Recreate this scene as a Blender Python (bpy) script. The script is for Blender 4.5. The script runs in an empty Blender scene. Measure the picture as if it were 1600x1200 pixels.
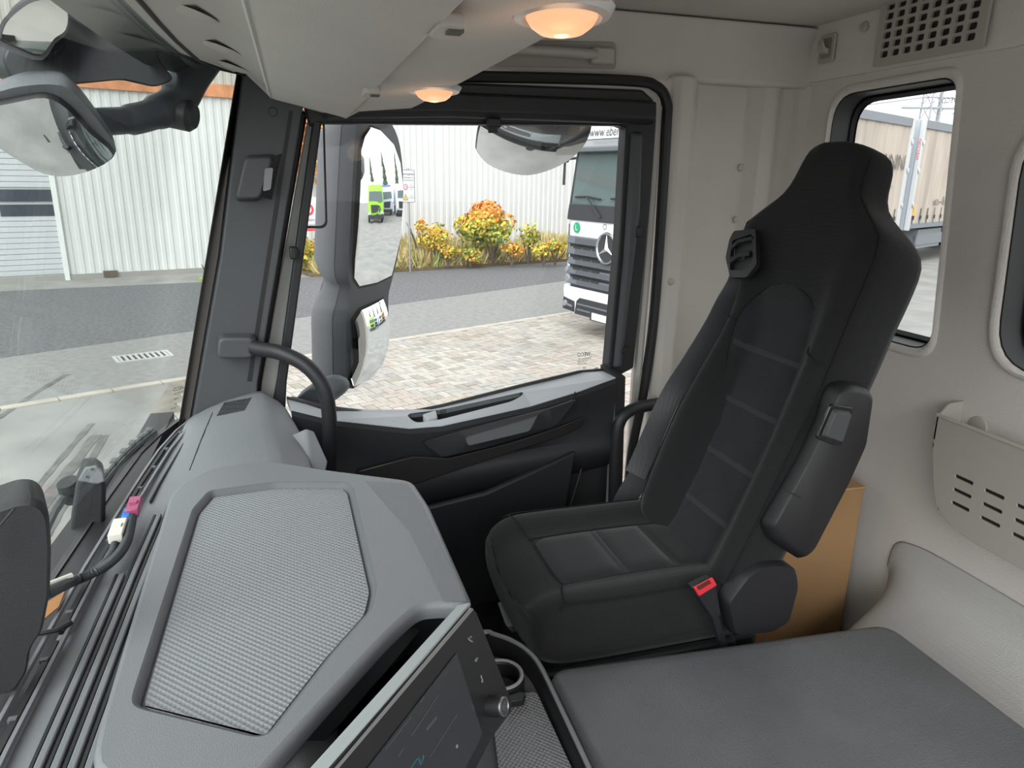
import bpy, bmesh, math, random
from mathutils import Vector, Matrix
random.seed(7)
SC = bpy.context.scene
COL = SC.collection
V = Vector

# ------------------------------------------------------------------ camera, world, exposure
F = 1109.0
PITCH, YAW, ROLL = math.radians(16.2), math.radians(16.9), math.radians(1.0)
EYE = V((0, 0, 2.5))
_h = V((math.cos(YAW), -math.sin(YAW), 0)); _r = V((-math.sin(YAW), -math.cos(YAW), 0)); _z = V((0, 0, 1))
FWD = _h*math.cos(PITCH) - _z*math.sin(PITCH)
_u = _z*math.cos(PITCH) + _h*math.sin(PITCH)
RGT = _r*math.cos(ROLL) + _u*math.sin(ROLL)
UPV = _u*math.cos(ROLL) - _r*math.sin(ROLL)
cam = bpy.data.cameras.new('camera'); cam.sensor_width = 36; cam.lens = F*36/1600; cam.clip_start = 0.02; cam.clip_end = 500
camo = bpy.data.objects.new('camera', cam); COL.objects.link(camo)
M = Matrix.Identity(4)
for i in range(3):
    M[i][0], M[i][1], M[i][2], M[i][3] = RGT[i], UPV[i], -FWD[i], EYE[i]
camo.matrix_world = M
SC.camera = camo

world = bpy.data.worlds.new('world'); SC.world = world; world.use_nodes = True
nt = world.node_tree; nt.nodes.clear()
wo = nt.nodes.new('ShaderNodeOutputWorld'); bg = nt.nodes.new('ShaderNodeBackground')
tc = nt.nodes.new('ShaderNodeTexCoord'); no = nt.nodes.new('ShaderNodeTexNoise'); cr = nt.nodes.new('ShaderNodeValToRGB')
no.inputs['Scale'].default_value = 2.2; no.inputs['Detail'].default_value = 4
cr.color_ramp.elements[0].position = .3; cr.color_ramp.elements[0].color = (.86, .87, .895, 1)
cr.color_ramp.elements[1].position = .75; cr.color_ramp.elements[1].color = (1.0, 1.0, 1.0, 1)
nt.links.new(tc.outputs['Generated'], no.inputs['Vector']); nt.links.new(no.outputs['Fac'], cr.inputs['Fac'])
nt.links.new(cr.outputs['Color'], bg.inputs['Color']); bg.inputs['Strength'].default_value = 1.2
nt.links.new(bg.outputs['Background'], wo.inputs['Surface'])
sun = bpy.data.lights.new('sun', 'SUN'); sun.energy = 2.6; sun.angle = math.radians(60); sun.color = (.98, .985, 1)
suno = bpy.data.objects.new('sun', sun); COL.objects.link(suno)
suno.rotation_euler = V((.62, -.45, -.60)).to_track_quat('-Z', 'Y').to_euler()
SC.view_settings.view_transform = 'Standard'; SC.view_settings.look = 'None'; SC.view_settings.gamma = 1
SC.view_settings.use_curve_mapping = False; SC.view_settings.exposure = 0.72
SC.cycles.max_bounces = 12; SC.cycles.diffuse_bounces = 6; SC.cycles.glossy_bounces = 5; SC.cycles.transparent_max_bounces = 16
SC.cycles.sample_clamp_indirect = 6.0

# ------------------------------------------------------------------ helpers
def ray(px, py): return FWD + RGT*((px-800)/F) - UPV*((py-600)/F)
def P(px, py, X=None, Y=None, Z=None):
    d = ray(px, py)
    t = (X-EYE.x)/d.x if X is not None else (Y-EYE.y)/d.y if Y is not None else (Z-EYE.z)/d.z
    return EYE + d*t
def PP(px, py, pt, n):
    d = ray(px, py); n = V(n)
    return EYE + d*((V(pt)-EYE).dot(n)/d.dot(n))
def lerp(a, b, t): return a + (b-a)*t
def lin(c):
    c = c.lstrip('#'); o = []
    for i in (0, 2, 4):
        s = int(c[i:i+2], 16)/255
        o.append(s/12.92 if s <= .04045 else ((s+.055)/1.055)**2.4)
    return (*o, 1)
def interp(tab, x):
    if x <= tab[0][0]: return tab[0][1]
    for (a, b), (c, d) in zip(tab, tab[1:]):
        if x <= c: return b + (d-b)*(x-a)/(c-a)
    return tab[-1][1]

MATS = {}
def mat(name, col, rough=.6, metal=0, var=0., vscale=6., bump=0., bscale=300., kind='noise', spec=.5, emit=None, estr=0, sheen=0, coat=0, stretch=None, turn=0):
    if name in MATS: return MATS[name]
    m = bpy.data.materials.new(name); m.use_nodes = True; MATS[name] = m
    t = m.node_tree; b = t.nodes['Principled BSDF']; L = t.links
    c = lin(col) if isinstance(col, str) else (*col, 1)
    b.inputs['Base Color'].default_value = c; b.inputs['Roughness'].default_value = rough; b.inputs['Metallic'].default_value = metal
    b.inputs['Specular IOR Level'].default_value = spec
    if sheen: b.inputs['Sheen Weight'].default_value = sheen; b.inputs['Sheen Roughness'].default_value = .4
    if coat: b.inputs['Coat Weight'].default_value = coat; b.inputs['Coat Roughness'].default_value = .08
    if emit: b.inputs['Emission Color'].default_value = (*emit, 1); b.inputs['Emission Strength'].default_value = estr
    co = t.nodes.new('ShaderNodeTexCoord'); src = co.outputs['Object']
    if stretch or turn:
        mp = t.nodes.new('ShaderNodeMapping'); mp.inputs['Scale'].default_value = stretch or (1, 1, 1); mp.inputs['Rotation'].default_value = (0, 0, math.radians(turn))
        L.new(src, mp.inputs['Vector']); src = mp.outputs['Vector']
    if var:
        n = t.nodes.new('ShaderNodeTexNoise'); n.inputs['Scale'].default_value = vscale; n.inputs['Detail'].default_value = 5
        r = t.nodes.new('ShaderNodeMapRange'); r.inputs['From Min'].default_value = .3; r.inputs['From Max'].default_value = .7
        r.inputs['To Min'].default_value = 1-var; r.inputs['To Max'].default_value = 1+var
        x = t.nodes.new('ShaderNodeVectorMath'); x.operation = 'SCALE'; x.inputs[0].default_value = c[:3]
        L.new(src, n.inputs['Vector']); L.new(n.outputs['Fac'], r.inputs['Value']); L.new(r.outputs['Result'], x.inputs['Scale']); L.new(x.outputs['Vector'], b.inputs['Base Color'])
    if bump:
        if kind == 'noise':
            n = t.nodes.new('ShaderNodeTexNoise'); n.inputs['Scale'].default_value = bscale; n.inputs['Detail'].default_value = 2; o = n.outputs['Fac']
        elif kind == 'weave':
            n = t.nodes.new('ShaderNodeTexVoronoi'); n.inputs['Scale'].default_value = bscale; n.inputs['Randomness'].default_value = .25; o = n.outputs['Distance']
        else:
            n = t.nodes.new('ShaderNodeTexVoronoi'); n.inputs['Scale'].default_value = bscale; n.inputs['Randomness'].default_value = .0
            n.voronoi_dimensions = '2D'; o = n.outputs['Distance']
        L.new(src, n.inputs['Vector'])
        bu = t.nodes.new('ShaderNodeBump'); bu.inputs['Strength'].default_value = bump; bu.inputs['Distance'].default_value = .004 if kind == 'dots' else .002
        L.new(o, bu.inputs['Height']); L.new(bu.outputs['Normal'], b.inputs['Normal'])
    return m
def glass(name, tint=(.93, .96, .95), refl=1.0):
    if name in MATS: return MATS[name]
    m = bpy.data.materials.new(name); m.use_nodes = True; MATS[name] = m
    t = m.node_tree; t.nodes.clear(); o = t.nodes.new('ShaderNodeOutputMaterial')
    tr = t.nodes.new('ShaderNodeBsdfTransparent'); tr.inputs['Color'].default_value = (*tint, 1)
    gl = t.nodes.new('ShaderNodeBsdfGlossy'); gl.inputs['Roughness'].default_value = .01
    ge = t.nodes.new('ShaderNodeNewGeometry'); dt = t.nodes.new('ShaderNodeVectorMath'); dt.operation = 'DOT_PRODUCT'
    t.links.new(ge.outputs['Incoming'], dt.inputs[0]); t.links.new(ge.outputs['Normal'], dt.inputs[1])
    def mth(op, x, y=None):
        n = t.nodes.new('ShaderNodeMath'); n.operation = op
        for i, q in enumerate((x, y)):
            if q is None: continue
            if isinstance(q, (int, float)): n.inputs[i].default_value = q
            else: t.links.new(q, n.inputs[i])
        return n.outputs[0]
    # thin-pane reflectance: Schlick's approximation on the unsigned angle
    f = mth('POWER', mth('SUBTRACT', 1.0, mth('ABSOLUTE', dt.outputs['Value'])), 5.0)
    f = mth('MULTIPLY', mth('ADD', mth('MULTIPLY', f, .96), .04), refl*.5)
    mx = t.nodes.new('ShaderNodeMixShader')
    t.links.new(f, mx.inputs['Fac'])
    t.links.new(tr.outputs['BSDF'], mx.inputs[1]); t.links.new(gl.outputs['BSDF'], mx.inputs[2]); t.links.new(mx.outputs['Shader'], o.inputs['Surface'])
    return m

class MB:
    def __init__(s): s.v = []; s.f = []; s.mi = []; s.cur = 0
    def add(s, vs, fs):
        b = len(s.v); s.v += [tuple(x) for x in vs]; s.f += [tuple(b+i for i in f) for f in fs]; s.mi += [s.cur]*len(fs); return s
    def box(s, c, d, R=None):
        c = V(c); hx, hy, hz = d[0]/2, d[1]/2, d[2]/2
        vs = [V((x, y, z)) for x in (-hx, hx) for y in (-hy, hy) for z in (-hz, hz)]
        if R is not None: vs = [R @ q for q in vs]
        return s.add([c+q for q in vs], [(0, 1, 3, 2), (4, 6, 7, 5), (0, 4, 5, 1), (2, 3, 7, 6), (0, 2, 6, 4), (1, 5, 7, 3)])
    def prism(s, pts, vec):
        n = len(pts); vec = V(vec); pts = [V(p) for p in pts]
        return s.add(pts + [p+vec for p in pts], [tuple(range(n))[::-1], tuple(range(n, 2*n))] + [(i, (i+1) % n, n+(i+1) % n, n+i) for i in range(n)])
    def hull2(s, a, b):          # two matching loops joined, both capped
        n = len(a)
        return s.add(list(a)+list(b), [tuple(range(n))[::-1], tuple(range(n, 2*n))] + [(i, (i+1) % n, n+(i+1) % n, n+i) for i in range(n)])
    def loft(s, rings, closed=True, cap=True):
        n = len(rings[0]); fs = []
        for k in range(len(rings)-1):
            for i in range(n if closed else n-1):
                j = (i+1) % n
                fs.append((k*n+i, k*n+j, (k+1)*n+j, (k+1)*n+i))
        if cap and closed: fs += [tuple(range(n))[::-1], tuple((len(rings)-1)*n+i for i in range(n))]
        return s.add([p for r in rings for p in r], fs)
    def tube(s, path, r, n=10):
        path = [V(p) for p in path]; rings = []; up = None
        for i, p in enumerate(path):
            t = (path[min(i+1, len(path)-1)] - path[max(i-1, 0)]).normalized()
            if up is None: up = t.orthogonal().normalized()
            up = (up - t*up.dot(t)).normalized(); w = t.cross(up)
            rr = r[i] if isinstance(r, (list, tuple)) else r
            rings.append([p + (up*math.cos(a) + w*math.sin(a))*rr for a in (2*math.pi*k/n for k in range(n))])
        return s.loft(rings)
    def lathe(s, prof, c, ax, n=24):
        c = V(c); ax = V(ax).normalized(); a = ax.orthogonal().normalized(); b = ax.cross(a)
        prof = list(prof); ringy = prof[0][0] > .0016 and prof[-1][0] > .0016
        if ringy: prof.append(prof[0])
        return s.loft([[c + ax*h + (a*math.cos(q)+b*math.sin(q))*max(r, 1e-4) for q in (2*math.pi*k/n for k in range(n))] for r, h in prof], cap=not ringy)
    def grid(s, f, nu, nv):
        return s.add([f(i/nu, j/nv) for i in range(nu+1) for j in range(nv+1)], [(i*(nv+1)+j, (i+1)*(nv+1)+j, (i+1)*(nv+1)+j+1, i*(nv+1)+j+1) for i in range(nu) for j in range(nv)])
    def sheet(s, f, nu, nv, th):    # a grid with thickness th(vector)
        th = V(th)
        n = (nu+1)*(nv+1)
        vs = [V(f(i/nu, j/nv)) for i in range(nu+1) for j in range(nv+1)]
        fs = [(i*(nv+1)+j, (i+1)*(nv+1)+j, (i+1)*(nv+1)+j+1, i*(nv+1)+j+1) for i in range(nu) for j in range(nv)]
        rim = [i*(nv+1) for i in range(nu+1)] + [nu*(nv+1)+j for j in range(1, nv+1)] + [i*(nv+1)+nv for i in range(nu-1, -1, -1)] + [j for j in range(nv-1, 0, -1)]
        k = len(rim)
        return s.add(vs+[p+th for p in vs], fs+[tuple(n+i for i in f[::-1]) for f in fs]+[(rim[i], n+rim[i], n+rim[(i+1) % k], rim[(i+1) % k]) for i in range(k)])
    def plate(s, outer, holes, vec):   # near-planar outline with holes, extruded by vec
        bm = bmesh.new(); loops = []
        for lp in [outer]+holes:
            vs = [bm.verts.new(V(p)) for p in lp]; loops.append(vs)
            for i in range(len(vs)): bm.edges.new((vs[i], vs[(i+1) % len(vs)]))
        bmesh.ops.triangle_fill(bm, use_beauty=True, use_dissolve=False, edges=bm.edges[:])
        bm.verts.index_update(); n = len(bm.verts); vec = V(vec)
        vs = [x.co.copy() for x in bm.verts]; fs = [tuple(x.index for x in f.verts) for f in bm.faces]
        side = []
        for lp in loops:
            ix = [x.index for x in lp]
            side += [(ix[i], ix[(i+1) % len(ix)], n+ix[(i+1) % len(ix)], n+ix[i]) for i in range(len(ix))]
        bm.free()
        return s.add(vs+[p+vec for p in vs], fs+[tuple(n+i for i in f[::-1]) for f in fs]+side)

def rnd(pts, r, n=5):
    pts = [V(p) for p in pts]; out = []; m = len(pts)
    for i, p in enumerate(pts):
        rr = r[i] if isinstance(r, (list, tuple)) else r
        a, b = pts[i-1]-p, pts[(i+1) % m]-p
        ra = min(rr, a.length*.49); rb = min(rr, b.length*.49)
        if rr <= 0: out.append(p); continue
        A, B = p+a.normalized()*ra, p+b.normalized()*rb
        for k in range(n+1):
            t = k/n; out.append(A*(1-t)**2 + p*2*t*(1-t) + B*t*t)
    return out
def smooth_path(pts, n=6):
    pts = [V(p) for p in pts]; out = []
    for i in range(len(pts)-1):
        p0, p1, p2, p3 = pts[max(i-1, 0)], pts[i], pts[i+1], pts[min(i+2, len(pts)-1)]
        for k in range(n):
            t = k/n
            out.append(.5*((2*p1)+(p2-p0)*t+(2*p0-5*p1+4*p2-p3)*t*t+(3*p1-p0-3*p2+p3)*t**3))
    out.append(pts[-1]); return out
def centroid(pts):
    s = V((0, 0, 0))
    for p in pts: s += V(p)
    return s/len(pts)
def grow(pts, d):     # loop scaled about its centre so that it grows by about d
    c = centroid(pts); return [c+(V(p)-c)*(1+d/max((V(p)-c).length, 1e-5)) for p in pts]

def obj(name, mb, m, parent=None, bev=0, seg=2, sub=0, sharp=35, kind=None, label=None):
    me = bpy.data.meshes.new(name); me.from_pydata(mb.v, [], mb.f); 
    for x in (m if isinstance(m, (list, tuple)) else [m]): me.materials.append(x)
    if any(mb.mi): me.polygons.foreach_set('material_index', mb.mi)
    if len(mb.f) < 60000:
        bm = bmesh.new(); bm.from_mesh(me); bmesh.ops.recalc_face_normals(bm, faces=bm.faces[:]); bm.to_mesh(me); bm.free()
    me.polygons.foreach_set('use_smooth', [True]*len(me.polygons))
    if not sub: me.set_sharp_from_angle(angle=math.radians(sharp))
    o = bpy.data.objects.new(name, me); COL.objects.link(o)
    if bev:
        b = o.modifiers.new('bevel', 'BEVEL'); b.width = bev; b.segments = seg; b.limit_method = 'ANGLE'; b.angle_limit = math.radians(30); b.use_clamp_overlap = True
        b.harden_normals = False
    if sub:
        s = o.modifiers.new('subdivision', 'SUBSURF'); s.levels = sub; s.render_levels = sub
    if parent is not None:
        o.parent = parent
        if parent.type == 'EMPTY': o.matrix_parent_inverse = Matrix.Translation(-parent.location)
    if kind: o['kind'] = kind
    if label: o['label'] = label
    return o
def thing(name, label, cat, loc=(0, 0, 0), group=None, kind=None):
    o = bpy.data.objects.new(name, None); COL.objects.link(o); o.location = loc; o.empty_display_size = .05
    if label: o['label'] = label
    if cat: o['category'] = cat
    if group: o['group'] = group
    if kind: o['kind'] = kind
    return o
def tag(o, label, cat, group=None):
    o['label'] = label; o['category'] = cat
    if group: o['group'] = group
    return o
def setting(name, mb, m, **k): return obj(name, mb, m, kind='structure', **k)
def copy_tree(o, parent=None):
    c = o.copy(); COL.objects.link(c)
    if parent is not None: c.parent = parent
    for ch in [x for x in bpy.data.objects if x.parent == o]: copy_tree(ch, c)
    return c
def text(name, body, org, xd, yd, size, m, parent, ext=.001, align='CENTER', shear=0, width=None):
    cu = bpy.data.curves.new(name, 'FONT'); cu.body = body; cu.size = 1; cu.extrude = 0; cu.align_x = align; cu.align_y = 'CENTER'; cu.resolution_u = 2; cu.shear = shear
    t = bpy.data.objects.new(name, cu); COL.objects.link(t)
    dg = bpy.context.evaluated_depsgraph_get(); me = bpy.data.meshes.new_from_object(t.evaluated_get(dg)); bpy.data.objects.remove(t)
    xs = [v.co.x for v in me.vertices]; w = (max(xs)-min(xs)) if xs else 1
    sx = size if width is None else width/w
    xd, yd, org = V(xd).normalized(), V(yd).normalized(), V(org); nn = xd.cross(yd)
    mb = MB(); mb.add([org+xd*v.co.x*sx+yd*v.co.y*size for v in me.vertices], [tuple(p.vertices) for p in me.polygons])
    bpy.data.meshes.remove(me)
    me2 = bpy.data.meshes.new(name); me2.from_pydata(mb.v, [], mb.f); me2.materials.append(m)
    o = bpy.data.objects.new(name, me2); COL.objects.link(o)
    if parent is not None:
        o.parent = parent
        if parent.type == 'EMPTY': o.matrix_parent_inverse = Matrix.Translation(-parent.location)
    return o
def disc(c, ax, r, n=24, sx=1.0, a0=None):
    c = V(c); ax = V(ax).normalized(); a = (V(a0) if a0 else ax.orthogonal()).normalized(); b = ax.cross(a)
    return [c + a*math.cos(2*math.pi*k/n)*r*sx + b*math.sin(2*math.pi*k/n)*r for k in range(n)]

# ------------------------------------------------------------------ materials
BLK = mat('black_plastic', (.014, .014, .016), .5, bump=.15, bscale=900)
BLK2 = mat('black_door_panel', (.011, .011, .0135), .55, bump=.12, bscale=700)
RUB = mat('black_rubber', (.010, .010, .011), .55)
DGREY = mat('dark_grey_trim', (.058, .060, .066), .5, bump=.2, bscale=900)
DASH = mat('grey_dash_plastic', (.185, .188, .202), .45, bump=.3, bscale=700)
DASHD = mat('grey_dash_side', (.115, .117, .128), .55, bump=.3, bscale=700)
MATP = mat('pebbled_rubber_mat', (.25, .254, .268), .5, bump=.7, bscale=165, kind='dots', turn=45)
MATC = mat('pebbled_console_mat', (.28, .283, .295), .5, bump=.8, bscale=170, kind='dots', turn=45)
SILL = mat('grey_sill_sky_sheen', (.40, .41, .44), .4, bump=.15, bscale=800)  # grey raised to include the sky's reflection on the sill
BEIGE = mat('beige_headliner', (.54, .505, .47), .85, var=.04, vscale=5, bump=.25, bscale=600)
BEIGEW = mat('beige_woven_lining', (.645, .608, .57), .9, var=.04, vscale=3, bump=.5, bscale=260, kind='weave')
BEIGEP = mat('beige_plastic', (.42, .385, .35), .5, bump=.1, bscale=700)
PALE = mat('pale_body_paint', (.46, .44, .41), .6)
FAB = mat('black_seat_fabric', (.0062, .0062, .0070), .92, bump=.5, bscale=420, kind='weave', sheen=.12)
SUEDE = mat('charcoal_suede', (.0105, .0108, .0128), .95, var=.25, vscale=22, bump=.3, bscale=500, sheen=.25)
BAND = mat('grey_suede_band', (.022, .0225, .026), .9, sheen=.2)
VINYL = mat('black_vinyl_leatherette', (.115, .117, .123), .42, var=.1, vscale=8, bump=.55, bscale=330)
WEB = mat('seat_belt_webbing', (.075, .076, .082), .42, bump=.5, bscale=300, kind='weave')
RED = mat('red_plastic', '#d8343c', .4)
CARD = mat('cardboard', '#9c7a54', .85, var=.06, vscale=6)
CHROME = mat('chrome', (.8, .8, .8), .12, 1)
MIRR = mat('mirror_glass', (.93, .95, .96), .015, 1)
STEEL = mat('galvanised_steel', (.45, .46, .47), .4, 1)
WHITE = mat('white_paint', (.80, .81, .82), .3, coat=.3)
MGREY = mat('mirror_housing_grey', (.15, .155, .165), .55, bump=.25, bscale=500)
MDARK = mat('mirror_housing_dark', (.045, .05, .06), .5)
GL = glass('clear_side_glass', (.95, .97, .965), .8)
GLW = glass('windscreen_glass', (.93, .97, .95), 1.0)
PRINT = mat('black_print', (.02, .02, .02), .6)
GPRINT = mat('grey_print', (.05, .05, .055), .6)

# ------------------------------------------------------------------ ground outside
CONC = mat('worn_concrete', (.250, .243, .230), .85, var=.2, vscale=1.3, bump=.4, bscale=20)
ASPH = mat('grey_asphalt', (.125, .125, .13), .9, var=.30, vscale=16, bump=1, bscale=40)
ASPL = mat('pale_asphalt', (.225, .22, .215), .9, var=.14, vscale=9, bump=.4, bscale=25)
SOIL = mat('verge_soil', (.12, .085, .045), .95, var=.3, vscale=3)
setting('yard_ground', MB().prism([(-70, -90, -.3), (90, -90, -.3), (90, 60, -.3), (-70, 60, -.3)], (0, 0, .3)), CONC)
WD = V((.3, -.954, 0)).normalized(); WN = V((-WD.y, WD.x, 0))*-1     # along the long wall / out of it towards the road
W0 = V((18.6, 7, 0))
def wl(s, off=0, z=0): return W0 + WD*s + WN*off + V((0, 0, z))
low = [(7.6, 12), (9.5, 6.5), (11.06, 4), (12.3, 1.9), (13.4, -.3), (16.84, -6.35), (22, -16), (34, -40)]
setting('road_surface', MB().prism([(x, y, -.1) for x, y in low] + [wl(48, 2.2, -.1), wl(7.5, 2.2, -.1), wl(-8, .3, -.1)], (0, 0, .106)), ASPH)
kl = [(6.6, 10), (8.0, 5), (8.56, 3.18), (9.5, 1.2), (10.92, -1.22), (12.65, -4.98), (15.8, -12), (28, -40)]
setting('road_shoulder', MB().prism([(x, y, -.1) for x, y in kl] + [(x, y, -.1) for x, y in low[::-1]], (0, 0, .103)), ASPL)
KERB = mat('kerb_stone', (.42, .38, .33), .85, var=.12, vscale=3)
kerb = thing('kerb', None, None, (10.9, -1.2, 0), kind='structure')
k = 0
for (a, b) in zip(kl[1:-2], kl[2:-1]):
    a, b = V((*a, 0)), V((*b, 0)); n = max(1, round((b-a).length/.62)); d = (b-a).normalized(); w = V((-d.y, d.x, 0))*.07
    for i in range(n):
        p, q = lerp(a, b, i/n)+d*.006, lerp(a, b, (i+1)/n)-d*.006
        obj('kerb_stone', MB().prism([p-w, q-w, q+w, p+w], (0, 0, .018+random.random()*.004)), KERB, kerb); k += 1

MARK = mat('tyre_mark', (.13, .125, .12), .85, var=.35, vscale=5)
for k_, (pts_, w_) in enumerate((([(150, 680), (120, 720), (85, 765), (40, 830), (0, 880)], .055), ([(143, 662), (108, 702), (66, 752), (20, 805)], .03), ([(165, 680), (136, 730), (104, 785), (70, 840)], .03), ([(105, 585), (60, 612), (10, 645), (-30, 668)], .04))):
    L_ = smooth_path([P(a, b, Z=.002) for a, b in pts_], 4); m_ = MB(); up_ = V((0, 0, .003)); rr_ = []
    for i_, p_ in enumerate(L_):
        t_ = (L_[min(i_+1, len(L_)-1)]-L_[max(i_-1, 0)]).normalized(); n_ = V((-t_.y, t_.x, 0))*w_*(.7+.6*random.random()); rr_.append([p_-n_, p_+n_, p_+n_+up_, p_-n_+up_])
    m_.loft(rr_); setting('road_tyre_mark', m_, MARK)

# block paving seen through the door window: herringbone of separate pavers
PAV = [mat('paver_%s' % n, c, .9, var=.12, vscale=9) for n, c in (('sand', (.37, .335, .29)), ('grey', (.345, .325, .30)), ('pink', (.37, .318, .275)), ('pale', (.41, .378, .34)), ('brown', (.30, .27, .235)))]
def side_of_kerb(x, y):
    for (ax, ay), (bx, by) in zip(kl, kl[1:]):
        if by <= y <= ay: return x < ax + (bx-ax)*(y-ay)/(by-ay) - .1
    return False
paving = setting('block_paving', MB().prism([(5.2, 1.6, 0), (9.25, 1.6, 0), (10.8, -1.22, 0), (12.5, -4.98, 0), (13.6, -7.6, 0), (5.2, -7.6, 0)], (0, 0, .004)), mat('paving_joint', (.22, .195, .165), .95, var=.2, vscale=6))
LP, WP = .235, .1175
A = math.radians(21)
ca, sa = math.cos(A), math.sin(A)
cand = []
for i in range(-70, 70):
    for j in range(-70, 70):
        m4 = (i - j) % 4
        # herringbone on a square lattice of side WP: cells (i,j),(i+1,j) when m4==0; (i,j),(i,j+1) when m4==2
        if m4 == 0: c = ((i+1)*WP, (j+.5)*WP); hz = True
        elif m4 == 3: c = ((i+.5)*WP, (j+1)*WP); hz = False
        else: continue
        x, y = 9.3 + c[0]*ca - c[1]*sa, -2.5 + c[0]*sa + c[1]*ca
        if not (6.6 < x < 13.4 and -7.4 < y < 1.4 and side_of_kerb(x, y)): continue
        d = V((x, y, 0)) - EYE; dz = d.dot(FWD)
        px, py = 800+F*d.dot(RGT)/dz, 600-F*d.dot(UPV)/dz
        seen = 425 < px < 970 and 470 < py < 665 and not (500 < px < 560 and py < 600)
        cand.append((0 if seen and py > 520 else 1, d.length, x, y, hz))
cand.sort()
pm = []
for ci in range(5):
    for v in range(2):
        b = MB().box((0, 0, 0), (LP-.012, WP-.012, .03)); me = bpy.data.meshes.new('paver'); me.from_pydata(b.v, [], b.f); me.materials.append(PAV[ci]); pm.append(me)
rest = MB()
for kx, (s, dl, x, y, hz) in enumerate(cand):
    ang = A + (0 if hz else math.pi/2); zz = .001+random.random()*.006
    big = math.sin(x*1.7+y*.9)+math.sin(y*2.3-x*.7)
    ci = min(4, max(0, int(random.random()*5 if random.random() < .6 else (3 if big > .5 else 1 if big > -.4 else 2))))
    if kx < 300:
        o = bpy.data.objects.new('paver', pm[ci*2]); COL.objects.link(o); o.parent = paving
        o.location = (x, y, zz); o.rotation_euler = (random.uniform(-.01, .01), random.uniform(-.01, .01), ang)
    else:
        rest.cur = ci
        rest.box((x, y, zz), (LP-.012, WP-.012, .03), Matrix.Rotation(ang, 3, 'Z'))
obj('paver_field', rest, PAV, paving, kind='stuff')

# ------------------------------------------------------------------ long industrial hall
hall = thing('industrial_hall', 'long white corrugated hall beside the road with a rusty orange stripe under its eaves', 'building', wl(12, -2))
CORR = mat('white_corrugated_sheet', (.63, .63, .622), .55, var=.03, vscale=1.5)
CORR2 = mat('beige_corrugated_sheet', (.42, .40, .36), .6, var=.08, vscale=2)
STRIPE = mat('rusty_orange_fascia', (.55, .235, .11), .7, var=.25, vscale=4)
def corrugated(s0, s1, z0, z1, m, name, pitch=.2, dep=.024):
    pts = []; s = s0
    while s < s1-1e-6:
        e = min(s+pitch, s1)
        pts += [(s, 0), (s+pitch*.42, 0), (s+pitch*.52, dep), (s+pitch*.9, dep)] if e-s >= pitch*.99 else [(s, 0), (e, 0)]
        s = e
    pts.append((s1, 0))
    lo = [wl(a, d, z0) for a, d in pts]; hi = [wl(a, d, z1) for a, d in pts]
    blo = [wl(a, -.08, z0) for a, d in pts]; bhi = [wl(a, -.08, z1) for a, d in pts]
    mb = MB(); mb.loft([lo, hi, bhi, blo, lo], closed=False, cap=False)
    return obj(name, mb, m, hall, sharp=20)
DS0, DS1 = -2.6, 1.85
seams = [DS1, 4.3, 6.8, 9.3, 11.8, 14.3, 16.8, 19.3, 21.8, 26.8, 34]
for a, b in zip(seams, seams[1:]): corrugated(a, b, .12, 4.3, CORR, 'wall_sheet')
corrugated(-9, DS0, .12, 4.3, CORR, 'wall_sheet'); corrugated(DS0, DS1, 3.55, 4.3, CORR, 'wall_sheet')
obj('eaves_fascia', MB().box(wl(12.5, .02, 4.45), (43, .16, .3), Matrix.Rotation(math.atan2(WD.y, WD.x), 3, 'Z')), STRIPE, hall)
corrugated(-9, 34, 4.6, 6.4, CORR2, 'upper_wall_sheet')
obj('plinth', MB().box(wl(13+DS1/2, .0, .06), (34-DS1, .14, .13), Matrix.Rotation(math.atan2(WD.y, WD.x), 3, 'Z')), mat('plinth_concrete', (.3, .29, .27), .9), hall)
obj('hall_body', MB().box(wl(12.5, -6.2, 3.1), (43, 11.8, 6.1), Matrix.Rotation(math.atan2(WD.y, WD.x), 3, 'Z')), CORR2, hall)
obj('base_corner', MB().box(wl(DS1+.9, .06, .1), (.3, .1, .14), Matrix.Rotation(math.atan2(WD.y, WD.x), 3, 'Z')), mat('rust_brown', (.12, .09, .07), .9), hall)
RW = Matrix.Rotation(math.atan2(WD.y, WD.x), 3, 'Z')
DOORM = mat('pale_roller_door', (.50, .515, .53), .5)
gate = obj('roller_door', MB().box(wl((DS0+DS1)/2, -.22, 1.77), (DS1-DS0, .06, 3.55), RW), DOORM, hall)
z = .0
sl = MB().box((0, 0, 0), (DS1-DS0-.04, .05, .112))
sme = bpy.data.meshes.new('slat'); sme.from_pydata(sl.v, [], sl.f); sme.materials.append(DOORM)
while z < 3.5:
    if not 1.42 < z < 2.1:
        o = bpy.data.objects.new('slat', sme); COL.objects.link(o); o.parent = gate; o.location = wl((DS0+DS1)/2, -.185, z+.06); o.rotation_euler = RW.to_euler()
    z += .124
PANE = mat('dark_door_pane', (.05, .06, .075), .15)
for zz in (1.60, 1.93):
    for q in range(4):
        w = (DS1-DS0)/4
        obj('pane', MB().box(wl(DS0+w*(q+.5), -.165, zz), (w-.07, .03, .26), RW), PANE, gate)
for sx in (DS0, DS1): obj('door_frame', MB().box(wl(sx, -.08, 1.8), (.1, .34, 3.6), RW), mat('frame_white', (.7, .71, .7), .5), hall)

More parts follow.
